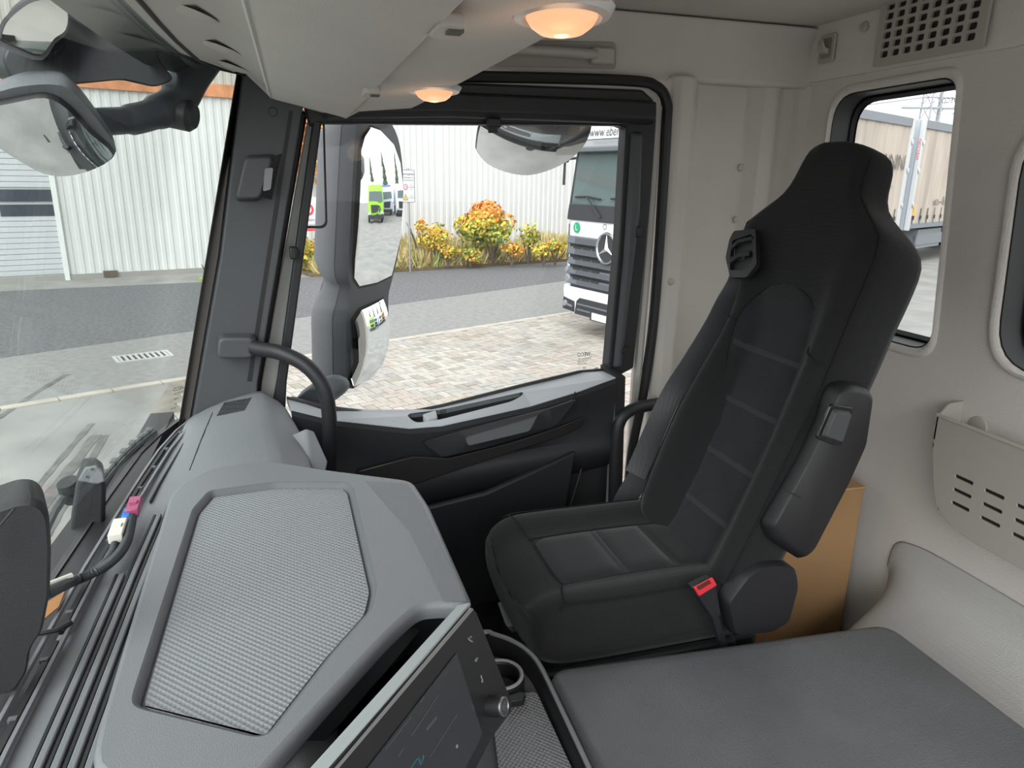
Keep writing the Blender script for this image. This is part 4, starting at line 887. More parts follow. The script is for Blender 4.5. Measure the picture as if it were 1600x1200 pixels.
def on_top(px, py, lift=.0008):
    inv = _tp.matrix_world.inverted(); o_ = inv @ EYE; d_ = (inv.to_3x3() @ ray(px, py)).normalized()
    hit, loc, nor, _i = _tp.ray_cast(o_, d_)
    return (_tp.matrix_world @ loc) - ray(px, py).normalized()*lift if hit else P(px, py, Z=ZD+.01)


# defroster slot, its bridges, and the long ribs along the windscreen
def dline(x0, x1, yo, w, z, n=14, follow=True, y=None):
    a = []
    for i in range(n+1):
        x = lerp(x0, x1, i/n); yy = (interp(YBT, x)+yo) if y is None else y + (interp(YBT, x)-.33)*.5
        a.append((x, yy))
    mb = MB(); mb.loft([[V((x, yy+w/2, z)), V((x, yy-w/2, z)), V((x, yy-w/2, z-.006)), V((x, yy+w/2, z-.006))] for x, yy in a]); return mb
obj('defroster_slot', dline(1.69, 1.23, -.030, .0055, ZD+.0075), PRINT, dash); obj('defroster_slot', dline(1.21, .86, -.036, .0065, ZD+.0075), PRINT, dash); obj('defroster_slot', dline(.84, .1, -.036, .0065, ZD+.0075), PRINT, dash)
obj('slot_lip', dline(1.69, .1, -.044, .004, ZD+.0095), DASH, dash); obj('slot_lip', dline(1.69, .1, -.022, .004, ZD+.0085), DASH, dash)
obj('panel_seam', dline(1.69, 1.22, -.062, .0022, ZD+.0078), PRINT, dash)
for i in range(16): obj('slot_bridge', MB().box((1.66-i*.095, interp(YBT, 1.66-i*.095)-.034, ZD+.006), (.006, .008, .005)), DASHD, dash)
for i, y in enumerate((.262, .247, .232, .217)):
    obj('rib_groove', dline((.98, 1.16, 1.20, 1.22)[i], .05, 0, .0032, ZD+.0085, y=y), mat('groove_dark', (.02, .02, .022), .6), dash)
    obj('rib', dline((.98, 1.16, 1.20, 1.22)[i], .05, 0, .0075, ZD+.0098, y=y-.0065), DASH, dash, bev=.0015)
obj('panel_seam', MB().tube([on_top(a_, b_, .0003) for a_, b_ in ((332, 645), (322, 668), (313, 690), (304, 714), (296, 735))], .0010, 5), PRINT, dash)
# speaker grille near the pillar
gx = [(350, 629), (393, 621), (382, 641), (338, 650)]
def gpx(u, v, lift):
    x = lerp(lerp(gx[0][0], gx[1][0], u), lerp(gx[3][0], gx[2][0], u), v); y = lerp(lerp(gx[0][1], gx[1][1], u), lerp(gx[3][1], gx[2][1], u), v)
    return on_top(x, y, lift)
spk = obj('speaker_grille', MB().sheet(lambda u, v: gpx(u, v, .0012), 8, 5, (0, 0, -.003)), mat('speaker_mesh', (.022, .023, .025), .6, bump=1, bscale=240, kind='dots'), dash)
for i in range(13): obj('grille_bar', MB().tube([gpx((i+.5)/13, v_/4, .002) for v_ in range(5)], .0010, 5), DASHD, spk)
obj('clip_ring', MB().tube([P(60, 990, Z=ZD+.012), P(88, 985, Z=ZD+.012), P(112, 972, Z=ZD+.012)], .003, 6), PRINT, dash)
# raised tray body with its recessed pebbled mat
ZTY = 1.990
def dz(pts, z): return [P(a, b, Z=z) for a, b in pts]
outer_px = [(270, 775), (290, 752), (335, 730), (420, 721), (500, 734), (640, 752), (665, 790), (730, 940), (690, 938), (650, 941), (604, 982), (500, 1092), (380, 1225), (150, 1215), (165, 1130)]
inner_px = [(326, 766), (430, 752), (540, 752), (552, 760), (590, 915), (582, 952), (520, 1022), (424, 1146), (400, 1153), (210, 1106), (204, 1092), (300, 795)]
OUT = rnd(dz(outer_px, ZTY), [.02, .03, .03, .03, .03, .02, .02, .012, .01, .02, .02, .02, .02, .05, .03], 4)
INN = rnd(dz(inner_px, ZTY), .012, 4)
c0 = centroid(OUT)
tray = obj('tray_body', MB().plate(OUT, [INN], (0, 0, -.004)), DASH, dash, sharp=30)
OUT2 = [V((lerp(c0.x, p.x, 1.0), p.y, p.z)) for p in OUT]
def outward(loop, d, dzv):
    res = []; n = len(loop); cc_ = centroid(loop)
    for i, p in enumerate(loop):
        t = (loop[(i+1) % n]-loop[i-1]).normalized(); nn = V((t.y, -t.x, 0))
        if nn.dot(p-cc_) < 0: nn = -nn
        res.append(p+nn*d+V((0, 0, dzv)))
    return res
mb = MB(); mb.loft([OUT, outward(OUT, .004, -.0015), outward(OUT, .007, -.008), outward(OUT, .005, -.022)], cap=False); obj('tray_edge', mb, DASH, dash, sharp=60)
mb = MB(); mb.loft([outward(OUT, .005, -.022), outward(OUT, -.025, -.06), outward(OUT, -.03, -.5)], cap=False); obj('tray_side', mb, BLK, dash, sharp=60)
mb = MB(); mb.loft([INN, outward(INN, -.004, -.002), outward(INN, -.008, -.013)], cap=False); obj('tray_wall', mb, DASHD, dash, sharp=60)
IN2 = outward(INN, -.006, -.013)
obj('tray_floor', MB().prism(IN2, (0, 0, -.004)), DASHD, dash)
obj('tray_mat', MB().prism(outward(INN, -.011, -.0095), (0, 0, -.004)), MATP, dash, bev=.0015)
obj('facet_shading_band', MB().prism(dz([(572, 752), (636, 756), (660, 790), (729, 940), (694, 940), (640, 830)], ZTY+.0002), (0, 0, .0005)), mat('facet_shading_grey', (.158, .161, .174), .55, bump=.3, bscale=700), dash)  # flat plate; its tone imitates light falling on a sloping facet
# side vent at the passenger end
obj('side_vent', MB().hull2([P(478, 668, X=1.50), P(492, 672, X=1.50), P(514, 722, X=1.45), P(510, 738, X=1.42), P(484, 730, X=1.42)], [p+V((.02, .06, -.03)) for p in (P(478, 668, X=1.50), P(492, 672, X=1.50), P(514, 722, X=1.45), P(510, 738, X=1.42), P(484, 730, X=1.42))]), DASH, dash, bev=.006, seg=3)
# hood lip and the dark cavity behind the display
lip_px = [(734, 945), (692, 939), (650, 941), (603, 983), (500, 1092), (378, 1226)]
low_px = [(738, 974), (708, 966), (668, 972), (632, 1014), (534, 1128), (430, 1240)]
lip = [P(a, b, Z=1.978) for a, b in lip_px]; lip3 = [P(a, b, Z=1.935) for a, b in low_px]
lip2 = [lerp(p, q, .35)+V((-.003, -.003, .006)) for p, q in zip(lip, lip3)]
lip4 = [p+V((.05, .06, -.12)) for p in lip3]
mb = MB(); mb.loft([[p+V((.01, .01, .0)) for p in lip], lip, lip2, lip3, lip4], closed=False, cap=False); obj('hood_lip', mb, mat('hood_dark_grey', (.045, .046, .05), .5), dash, sharp=30)
obj('fascia', MB().prism([V((1.25, -.13, 1.90)), V((.80, -.13, 1.90)), V((.55, .07, 1.90)), V((.30, .28, 1.90)), V((.30, .30, 1.30)), V((.55, .12, 1.30)), V((.80, -.06, 1.30)), V((1.25, -.02, 1.30))], (0, .05, 0)), BLK, dash)

# ------------------------------------------------------------------ centre display
sN = V((-.62, -.72, .3)).normalized(); sP = V((.724, -.173, 2.003))
def sc(px, py, d=0): return PP(px, py, sP, sN) + sN*d
disp = thing('touch_display', 'dark wide touch display with a silver upper edge and round volume knob', 'display', (.70, -.2, 1.8))
face = [sc(735, 950), sc(744, 956), sc(800, 1098), sc(798, 1112), sc(770, 1150), sc(700, 1285), sc(440, 1285)]
SCR = mat('display_bezel', (.022, .022, .024), .28); SCRF = mat('display_glass', (.045, .046, .052), .22)
obj('bezel', MB().prism(rnd(face, .003, 3), -sN*.020), SCR, disp, bev=.002)
obj('active_area', MB().prism([sc(712, 1020, .0008), sc(752, 1146, .0008), sc(742, 1168, .0008), sc(690, 1268, .0008), sc(520, 1268, .0008)], sN*.0008), SCRF, disp)
up = (sc(735, 950)-sc(515, 1200)).normalized()
obj('silver_edge', MB().prism([sc(738, 946, -.002), sc(730, 950, -.014), sc(480, 1235, -.014), sc(492, 1235, -.002)], V((0, 0, .0045))), mat('satin_silver', (.34, .365, .37), .35), disp, bev=.0012)
obj('edge_strip', MB().prism([sc(738, 952, .001), sc(733, 950, .001), sc(500, 1224, .001), sc(506, 1224, .001)], sN*.0012), mat('brushed_silver', (.5, .5, .5), .3, .8), disp)
kc = sc(765, 1103)
kn = obj('volume_knob', MB().lathe([(.012, 0), (.0125, .010), (.0120, .018), (.0105, .0195), (.001, .0195)], kc, sN, 32), BLK, disp)
obj('knob_ring', MB().lathe([(.0088, .0192), (.0095, .0208), (.0110, .0205), (.0112, .0185)], kc, sN, 32), STEEL, kn)
obj('knob_face', MB().lathe([(.001, .0205), (.0085, .0203), (.0088, .019)], kc, sN, 32), DGREY, kn)
mb = MB(); mb.lathe([(.0036, .0206), (.0036, .0210), (.0046, .0210), (.0046, .0206)], kc, sN, 20); obj('power_mark', mb, STEEL, kn)
ICO = mat('icon_grey', (.22, .22, .23), .5)
ixd = (sc(560, 1150)-sc(700, 990)).normalized(); ixd = -ixd; iyd = sN.cross(ixd)
# three touch keys: phone, return arrow, note
p = sc(734, 1000, .0008); i1 = obj('key_icon', MB().tube([p+iyd*.004-ixd*.003, p-ixd*.0008, p-iyd*.004+ixd*.003], .0011, 5), ICO, disp)
obj('key_icon_detail', MB().box(p+iyd*.003+ixd*.002, (.003, .003, .0006)), ICO, i1)
p = sc(744, 1030, .0008); i1 = obj('key_icon', MB().tube([p-ixd*.004, p+ixd*.003], .0009, 5), ICO, disp)
obj('key_icon_detail', MB().prism([p-ixd*.001+iyd*.003, p-ixd*.004, p-ixd*.001-iyd*.003], sN*.0005), ICO, i1)
p = sc(752, 1060, .0008); i1 = obj('key_icon', MB().tube([p+iyd*.004, p-iyd*.003], .0008, 5), ICO, disp)
obj('key_icon_detail', MB().lathe([(.001, .0006), (.0018, .0006), (.0019, 0)], p-iyd*.003-ixd*.001, sN, 12), ICO, i1)
DIM = mat('dim_screen_text', (.075, .077, .08), .4)
def sline(px0, py0, px1, py1, w=.0016):
    a, b = sc(px0, py0, .0018), sc(px1, py1, .0018); d = sN.cross((b-a).normalized())*w*.5
    return obj('screen_line', MB().prism([a-d, b-d, b+d, a+d], sN*.0003), DIM, disp)
for a in ((683, 1085, 640, 1150), (712, 1116, 668, 1184), (680, 1120, 664, 1140, .004), (654, 1098, 660, 1088), (692, 1055, 698, 1044), (600, 1170, 640, 1120), (628, 1168, 620, 1182)): sline(*a)
obj('screen_emblem', MB().tube(smooth_path([sc(640, 1200, .0015), sc(646, 1190, .0015), sc(652, 1184, .0015), sc(656, 1194, .0015), sc(660, 1180, .0015)], 4), .0012, 5), mat('dim_teal', (.03, .10, .12), .4), disp)
obj('star_icon', MB().lathe([(.001, .0005), (.0022, .0005), (.0022, 0)], sc(712, 1166, .0015), sN, 5), mat('icon_bright', (.3, .3, .31), .4), disp)
obj('support', MB().prism([sc(770, 1155, -.022), sc(700, 1290, -.022), sc(560, 1290, -.022), sc(720, 1000, -.022)], V((.06, .05, -.25))), BLK, disp)

# ------------------------------------------------------------------ centre console with cup holder
cons = thing('centre_console', 'open black console tray with a cup holder and grey rounded rail beside the display', 'console', (.85, -.30, 1.6))
railp = smooth_path([V((1.115, -.20, 1.672)), P(755, 990, Z=1.68), P(772, 993, Z=1.68), P(800, 1003, Z=1.68), P(826, 1020, Z=1.68), P(846, 1045, Z=1.68), P(880, 1115, Z=1.68), P(920, 1200, Z=1.68), P(950, 1265, Z=1.68)], 6)
mb = MB(); mb.loft([[p+V((0, .006, .004)), p+V((.004, -.004, .004)), p+V((.005, -.008, -.004)), p+V((.005, -.008, -.14)), p+V((-.010, .016, -.14)), p+V((-.004, .010, -.008))] for p in railp]); obj('rail', mb, BLK, cons, bev=.002)
obj('rail_cap', MB().tube([p+V((.0, .001, .003)) for p in railp], .0045, 8), mat('rail_highlight_grey', (.25, .253, .26), .35), cons)  # grey puts the highlight along the rail's top into colour
fl = [p+V((-.004, .012, -.035)) for p in railp] + [V((.50, .05, 1.645)), V((1.10, -.12, 1.645))]
obj('tray_base', MB().prism(fl, (0, 0, -.06)), DASHD, cons)
mp = [P(838, 1082, Z=1.652), P(900, 1215, Z=1.652), P(780, 1215, Z=1.652), P(770, 1130, Z=1.652), P(790, 1090, Z=1.652)]
obj('tray_mat', MB().prism(rnd(mp, .01, 3), (0, 0, .003)), MATC, cons, bev=.001)
cc2 = P(782, 1056, Z=1.672)
cup = obj('cup_holder', MB().lathe([(.030, -.05), (.031, .0), (.034, .004), (.040, .004), (.042, -.004), (.042, -.05)], cc2, (0, 0, 1), 36), BLK, cons)
obj('cup_rim', MB().lathe([(.0335, .0035), (.036, .0058), (.0395, .0050), (.0405, .003)], cc2, (0, 0, 1), 36), mat('rim_highlight_grey', (.36, .365, .37), .3), cup)  # pale grey paints in the bright glint on the cup rim
obj('cup_floor', MB().lathe([(.001, -.045), (.031, -.045), (.031, -.05), (.001, -.05)], cc2, (0, 0, 1), 24), PRINT, cup)
obj('cup_tongue', MB().prism(rnd([P(786, 1086, Z=1.67), P(816, 1079, Z=1.67), P(822, 1084, Z=1.67), P(818, 1092, Z=1.67), P(786, 1098, Z=1.67)], .003, 2), (0, 0, -.014)), BLK, cup, bev=.002)

# ------------------------------------------------------------------ vinyl engine cover between the seats
cov = thing('engine_cover', 'flat black vinyl padded cover between console rail and rear ledge', 'cover', (.5, -.70, 1.45))
MX0, MX1, MY0, MY1, MZ = -.25, .962, -1.036, -.366, 1.700
crn = [V((MX1, MY1, 0)), V((MX1-.045, MY0, 0)), V((MX0, MY0, 0)), V((MX0, MY1, 0))]
crn = rnd(crn, [.025, .035, .02, .02], 5)
mcen = centroid([V((MX1, MY1, 0)), V((MX0, MY0, 0))])
def inset(d): return [V((p.x-math.copysign(d, p.x-mcen.x), p.y-math.copysign(d, p.y-mcen.y), 0)) for p in crn]
cushion = [[p+V((0, 0, 1.64)) for p in crn], [p+V((0, 0, MZ-.020)) for p in crn], [p+V((0, 0, MZ-.010)) for p in inset(.002)], [p+V((0, 0, MZ-.003)) for p in inset(.007)], [p+V((0, 0, MZ)) for p in inset(.016)]]
obj('vinyl_pad', MB().loft(cushion), VINYL, cov, sharp=60)
e1 = [p+V((0, 0, MZ-.022)) for p in inset(-.001)]
obj('edge_piping', MB().tube(e1+[e1[0]], .003, 6), VINYL, cov)
obj('tunnel_box', MB().prism([p+V((0, 0, 1.28)) for p in inset(.012)], (0, 0, .36)), BLK, cov)

# ------------------------------------------------------------------ passenger seat
SX = 1.190
seat = thing('passenger_seat', 'black fabric passenger seat with charcoal suede centre panels and integrated headrest', 'seat', (SX, -.6, 1.28))
def back_y(z): return -.70-(z-1.75)*.37
BN = V((0, 1, .37)).normalized()
#        z      halfwidth  bolster  thickness  centre x
tab = ((1.735, .184, .030, .105, 1.174), (1.80, .188, .045, .110, 1.176), (1.90, .194, .055, .112, 1.178), (2.00, .194, .058, .112, 1.177), (2.08, .186, .052, .110, 1.170), (2.16, .174, .042, .108, 1.161), (2.22, .168, .032, .108, 1.158), (2.27, .171, .022, .107, 1.165), (2.31, .184, .012, .108, 1.178), (2.35, .201, .007, .108, 1.194), (2.39, .209, .004, .106, 1.200), (2.415, .196, .002, .098, 1.200), (2.442, .150, .0, .088, 1.199), (2.468, .109, .0, .076, 1.197), (2.50, .098, .0, .070, 1.196), (2.53, .096, .0, .066, 1.196), (2.552, .088, -.006, .056, 1.196), (2.565, .066, -.016, .040, 1.196))
def col_(i, z): return interp([(t[0], t[i]) for t in tab], z)
def bpt(u, z, d=0):        # front face of the back: u in -1..1 across, d proud
    hw, bo = col_(1, z), col_(2, z); a = abs(u)
    s = 0 if a < .46 else min(1, (a-.46)/.30); s = s*s*(3-2*s)
    edge = -interp(((1.8, .022), (2.0, .025), (2.15, .035), (2.32, .035), (2.42, .022)), z)*max(0, (a-.8)/.2)**2
    return V((col_(4, z)+u*hw, back_y(z)-.042, z-.0)) + BN*(bo*(s-1)+edge+d) + V((0, .038, .012))
US = (-1, -.93, -.82, -.72, -.6, -.46, -.2, .2, .46, .6, .72, .82, .93, 1)
rings = []
for t in tab:
    z, hw, bo, th, cx = t
    f = [bpt(u, z) for u in US]; th *= interp(((1.9, 1.0), (2.15, 1.12), (2.4, 1.22), (2.46, 1.05)), z)
    off = -BN*th
    side_b = [V((cx+s*hw, f[0 if s < 0 else -1].y, f[0].z)) + off*k for s, k in ((1, .45), (1, .85))]
    bk = [V((cx+u*hw, back_y(z)-.006, z+.012))+off*(1.05 if abs(u) < .8 else .98) for u in (.8, .3, -.3, -.8)]
    side_a = [V((cx-hw, f[0].y, f[0].z))+off*k for k in (.85, .45)]
    rings.append(f+side_b+bk+side_a)
obj('backrest', MB().loft(rings), FAB, seat, sub=1)
def strip(u0f, u1f, z0, z1, nu, nz, d, name, m, sharp=50, round_top=0):
    def fn(a, b):
        z = lerp(z0, z1, b); ua, ub = u0f(z), u1f(z)
        e = min(1, min(a, 1-a)*nu*.9); e2 = min(1, min(b, 1-b)*nz*.9)
        return bpt(lerp(ua, ub, a), z, d*min(e, e2)+.0006)
    mb = MB(); mb.grid(fn, nu, nz); return obj(name, mb, m, seat, sharp=60)
def iu(z, s):        # half width of the suede centre, arched at the top
    w = interp(((1.75, .085), (1.85, .088), (1.98, .096), (2.1, .099), (2.2, .100), (2.25, .095), (2.275, .082), (2.290, .060), (2.298, .03), (2.301, .008)), z)
    return (1.174-col_(4, z)+s*w)/col_(1, z)
strip(lambda z: iu(z, -1), lambda z: iu(z, 1), 1.755, 2.301, 12, 60, .004, 'suede_panel', SUEDE)
for z in (1.838, 1.944, 2.052, 2.160): strip(lambda q: iu(q, -1)*.985, lambda q: iu(q, 1)*.985, z, z+.017, 10, 4, .0062, 'suede_band', BAND)
SEAM = mat('seam_thread', (.004, .004, .0045), .9)
for s in (-1, 1):
    obj('side_seam', MB().tube([bpt(lerp(iu(2.215, s), s*.90, t), 2.215+ (.0 if s > 0 else -.03*t)-.004*math.sin(t*3), .0012) for t in (i/8 for i in range(9))], .0016, 5), SEAM, seat)
    obj('edge_seam', MB().tube([bpt(s*.965, z, .0008) for z in (1.78+i*.033 for i in range(24))], .0016, 5), SEAM, seat)
    obj('panel_seam', MB().tube([bpt(iu(z, s)*1.01, z, .0012) for z in [1.76+i*.03 for i in range(17)]+[2.265, 2.285, 2.298]], .0016, 5), SEAM, seat)
# belt guide on the far shoulder
def gp(px, py, d=0): return PP(px, py, V((1.35, back_y(2.35), 2.35))+BN*.012, BN) + BN*d
og = rnd([gp(1145, 376), gp(1152, 363), gp(1186, 360), gp(1188, 415), gp(1172, 436), gp(1146, 436), gp(1139, 405)], .006, 3)
ig = rnd([gp(1150, 378), gp(1180, 368), gp(1182, 408), gp(1168, 424), gp(1146, 424), gp(1147, 398)], .005, 3)
gd_ = obj('belt_guide', MB().plate(og, [ig], BN*.010), BLK, seat, bev=.002)
obj('guide_pocket', MB().prism(ig, -BN*.002), PRINT, gd_)
obj('guide_bar', MB().tube([gp(1148, 390, .008), gp(1160, 380, .010), gp(1182, 374, .008)], .005, 8), BLK, gd_)
obj('guide_bar', MB().tube([gp(1146, 412, .008), gp(1160, 402, .010), gp(1178, 398, .008)], .006, 8), BLK, gd_)
# cushion
CX0, CX1, CY0, CY1 = 1.000, 1.390, -.360, -.80
def cz(u, v):      # u across -1..1, v 0 front .. 1 rear
    a = abs(u); s = 0 if a < .5 else min(1, (a-.5)/.28); s = s*s*(3-2*s)
    f = 1-max(0, (.20-v)/.20)**2*.55
    return 1.760 + .026*s - .020*max(0, (a-.86)/.14)**2 + .018*(1-v)*0 - .040*max(0, (.16-v)/.16)**2 + .008*math.sin(v*3)*(1-s)
def cpt(u, v, d=0): 
    w = interp(((0, .93), (.08, .985), (.2, 1), (1, .98)), v)
    return V((lerp(CX0, CX1, (u*w+1)/2), lerp(CY0, CY1, v)+.012*(1-u*u)*(1-v), cz(u, v)+d))
VS = (0, .03, .08, .15, .3, .5, .7, .85, 1.0); rings = []
UC = (-1, -.94, -.84, -.72, -.6, -.5, -.2, .2, .5, .6, .72, .84, .94, 1)
for v in VS:
    top = [cpt(u, v) for u in UC]
    dn = interp(((0, .075), (.03, .10), (.1, .115), (1, .12)), v)
    def low_(u, k): 
        p = cpt(u, v); return V((p.x, p.y+ (.006 if v < .05 else 0), 1.76-dn*k))
    rings.append(top+[low_(1, .35), low_(1, .8), low_(.9, 1), low_(.3, 1), low_(-.3, 1), low_(-.9, 1), low_(-1, .8), low_(-1, .35)])
obj('seat_cushion', MB().loft(rings), FAB, seat, sub=1)
def cstrip(u0, u1, v0, v1, nu, nv, d, name, m):
    mb = MB()
    def fn(a, b):
        e = min(1, min(a, 1-a)*nu*.8, min(b, 1-b)*nv*.8); v = lerp(v0, v1, b)
        cut = .05*max(0, 1-(v-v0)/.06)**2 if v0 < .3 else 0
        return cpt(lerp(u0+cut*2, u1-cut*2, a), v, d*e+.0006)
    mb.grid(fn, nu, nv); return obj(name, mb, m, seat, sharp=60)
cstrip(-.48, .42, .20, .485, 12, 10, .0045, 'cushion_suede', SUEDE); cstrip(-.48, .42, .51, .735, 12, 10, .0045, 'cushion_suede', SUEDE); cstrip(-.48, .42, .757, .93, 12, 8, .003, 'cushion_rear_panel', FAB)
cstrip(-.47, .41, .484, .512, 10, 3, .005, 'cushion_band', BAND)
def cs(pts, name='cushion_seam'): obj(name, MB().tube([cpt(u, v, .001) for u, v in smooth_path([(a, b, 0) for a, b in pts], 4) and [(q.x, q.y) for q in smooth_path([(a, b, 0) for a, b in pts], 4)]], .0015, 5), SEAM, seat)
cs([(-.5, .93), (-.5, .5), (-.5, .25), (-.44, .195), (.0, .19), (.38, .195), (.44, .25), (.44, .93)]); cs([(-.48, .20), (-.7, .15), (-.9, .12), (-.97, .10)]); cs([(.42, .20), (.7, .15), (.9, .12), (.97, .10)])
cs([(-.93, .10), (-.95, .35), (-.95, .7), (-.95, .92)]); cs([(.93, .10), (.95, .35), (.95, .9)])
# seat box, front lever
obj('seat_base', MB().box((1.20, -.62, 1.46), (.34, .44, .36)), BLK, seat, bev=.015)
obj('base_panel', MB().box((1.00, -.56, 1.56), (.02, .40, .20)), BLK, seat, bev=.006)
lv = [P(776, 940, X=1.22), P(790, 938, X=1.22), P(806, 975, X=1.15), P(790, 978, X=1.15)]
obj('adjuster_lever', MB().prism(lv, (0, -.012, -.02)), DASH, seat, bev=.004)
# folded armrest beside the back
AX = .975
ao = [P(1293, 622, X=AX), P(1304, 602, X=AX), P(1324, 597, X=AX), P(1350, 603, X=AX), P(1357, 614, X=AX), P(1346, 690, X=AX), P(1318, 752, X=AX), P(1262, 860, X=AX), P(1246, 872, X=AX), P(1200, 842, X=AX), P(1194, 822, X=AX), P(1250, 720, X=AX), P(1282, 655, X=AX)]
ao = rnd(ao, .010, 4)
cin = [lerp(centroid(ao), p, .90) for p in ao]
arm_ = obj('armrest', MB().loft([[p+V((.040, 0, 0)) for p in cin], [p+V((.030, 0, 0)) for p in ao], [p+V((-.004, 0, 0)) for p in ao], [p+V((-.016, 0, 0)) for p in [lerp(centroid(ao), p, .955) for p in ao]], [p+V((-.019, 0, 0)) for p in cin]]), mat('armrest_plastic', (.011, .011, .0125), .45, bump=.3, bscale=600), seat, sharp=60)
def ax_(px, py, d): return P(px, py, X=AX-d)
bt = rnd([ax_(1295, 630, .019), ax_(1330, 636, .019), ax_(1310, 697, .019), ax_(1272, 684, .019)], .006, 3)
bo_ = obj('armrest_button_frame', MB().prism(bt, (-.006, 0, 0)), mat('gloss_black', (.012, .012, .013), .15), arm_, bev=.002)
b2 = [lerp(centroid(bt), p, .80)+V((-.0062, 0, 0)) for p in bt]
obj('armrest_button', MB().hull2(b2, [lerp(centroid(b2), p, .86)+V((-.009, 0, 0)) for p in b2]), DGREY, arm_, bev=.002)
obj('armrest_seam', MB().tube([ax_(1222, 765, .0205), ax_(1252, 778, .0205)], .0012, 5), PRINT, arm_)
obj('armrest_seam', MB().tube([ax_(1352, 625, .014), ax_(1328, 720, .014), ax_(1255, 862, .014)], .0014, 5), PRINT, arm_)
# recliner side shield and buckle
sh = rnd([P(1128, 938, X=.985), P(1160, 895, X=.985), P(1185, 878, X=.985), P(1218, 875, X=.985), P(1240, 886, X=.985), P(1243, 912, X=.985), P(1228, 968, X=.985), P(1200, 985, X=.985), P(1140, 990, X=.985)], .012, 4)
obj('recliner_shield', MB().loft([[p+V((.02, 0, 0)) for p in sh], [p+V((-.006, 0, 0)) for p in sh], [lerp(centroid(sh), p, .93)+V((-.014, 0, 0)) for p in sh]]), BLK, seat, sharp=50)
def bk_(px, py, d=0): return P(px, py, X=.965-d)
bkt = obj('buckle', MB().hull2([bk_(1080, 918), bk_(1112, 902), bk_(1119, 914), bk_(1128, 962), bk_(1112, 968), bk_(1090, 932)], [p+V((.016, 0, 0)) for p in (bk_(1080, 918), bk_(1112, 902), bk_(1119, 914), bk_(1128, 962), bk_(1112, 968), bk_(1090, 932))]), BLK, seat, bev=.003)
rp = [bk_(1082, 917, .001), bk_(1112, 901, .001), bk_(1119, 913, .001), bk_(1090, 931, .001)]
rb = obj('release_button', MB().hull2(rp, [lerp(centroid(rp), p, .96)+V((-.005, 0, .001)) for p in rp]), RED, bkt, bev=.0015)
obj('tongue_slot', MB().prism([bk_(1088, 917, .0068), bk_(1108, 906, .0068), bk_(1111, 911, .0068), bk_(1092, 922, .0068)], (-.0008, 0, 0)), mat('slot_dark_red', (.10, .015, .015), .6), rb)
obj('buckle_stalk', MB().tube([bk_(1114, 955, -.008), bk_(1122, 985, -.008), bk_(1130, 1010, -.008)], .009, 8), BLK, bkt)
# seat belt
belt = thing('seat_belt', 'black seat belt running from the seat shoulder down to the door side of the cushion', 'seat belt', (1.45, -.8, 1.75))
def ribbon(L, R, th=.0022):
    L, R = smooth_path(L, 5), smooth_path(R, 5)
    mb = MB(); mb.loft([[a, b, b+V((th, 0, 0)), a+V((th, 0, 0))] for a, b in zip(L, R)]); return mb
obj('shoulder_webbing', ribbon([gp(1149, 404, .012), P(1140, 432, X=1.375), P(1119, 470, X=1.385), P(1101, 505, X=1.39), P(1067, 560, X=1.40), P(1041, 600, X=1.41), P(1018, 645, X=1.42), P(998, 690, X=1.43), P(978, 735, X=1.44)],
                              [gp(1170, 404, .012), P(1166, 425, X=1.35), P(1156, 462, X=1.37), P(1143, 498, X=1.38), P(1114, 550, X=1.39), P(1088, 590, X=1.40), P(1056, 640, X=1.40), P(1030, 700, X=1.42), P(1008, 750, X=1.42)]), WEB, belt)
obj('lap_webbing', ribbon([P(1012, 688, X=1.46), P(985, 735, X=1.46), P(962, 775, X=1.46), P(955, 800, X=1.46)], [P(1040, 700, X=1.45), P(1014, 752, X=1.45), P(990, 792, X=1.45), P(975, 815, X=1.45)]), mat('webbing_grey', (.06, .061, .066), .45, bump=.5, bscale=300, kind='weave'), belt)
an = P(990, 800, X=1.435)
obj('anchor_plate', MB().prism(rnd([an+V((0, -.02, -.02)), an+V((0, .02, -.02)), an+V((0, .015, .015)), an+V((0, -.015, .015))], .006), (.005, 0, 0)), STEEL, belt)
obj('anchor_bolt', MB().lathe([(.001, .008), (.009, .008), (.012, 0), (.001, 0)], an+V((-.002, 0, -.002)), (-1, 0, 0), 6), BLK, belt)

# cardboard box behind the seat
cbx = thing('cardboard_box', 'plain brown cardboard box standing behind the passenger seat', 'box', (1.42, -1.16, 1.28))
obj('carton', MB().box((1.43, -1.15, 1.535), (.30, .29, .50)), CARD, cbx, bev=.003)
obj('top_flap', MB().hull2([V((1.278, -1.296, 1.786)), V((1.585, -1.296, 1.786)), V((1.585, -1.152, 1.786)), V((1.278, -1.152, 1.786))], [V((1.278, -1.296, 1.790)), V((1.585, -1.296, 1.790)), V((1.585, -1.152, 1.794)), V((1.278, -1.152, 1.794))]), mat('cardboard_lit_top', '#b08c62', .85), cbx)  # flaps use a paler cardboard, painting in light from above
obj('top_flap', MB().hull2([V((1.278, -1.148, 1.786)), V((1.585, -1.148, 1.786)), V((1.585, -1.004, 1.786)), V((1.278, -1.004, 1.786))], [V((1.278, -1.148, 1.794)), V((1.585, -1.148, 1.794)), V((1.585, -1.004, 1.790)), V((1.278, -1.004, 1.790))]), mat('cardboard_lit_top', '#b08c62', .85), cbx)

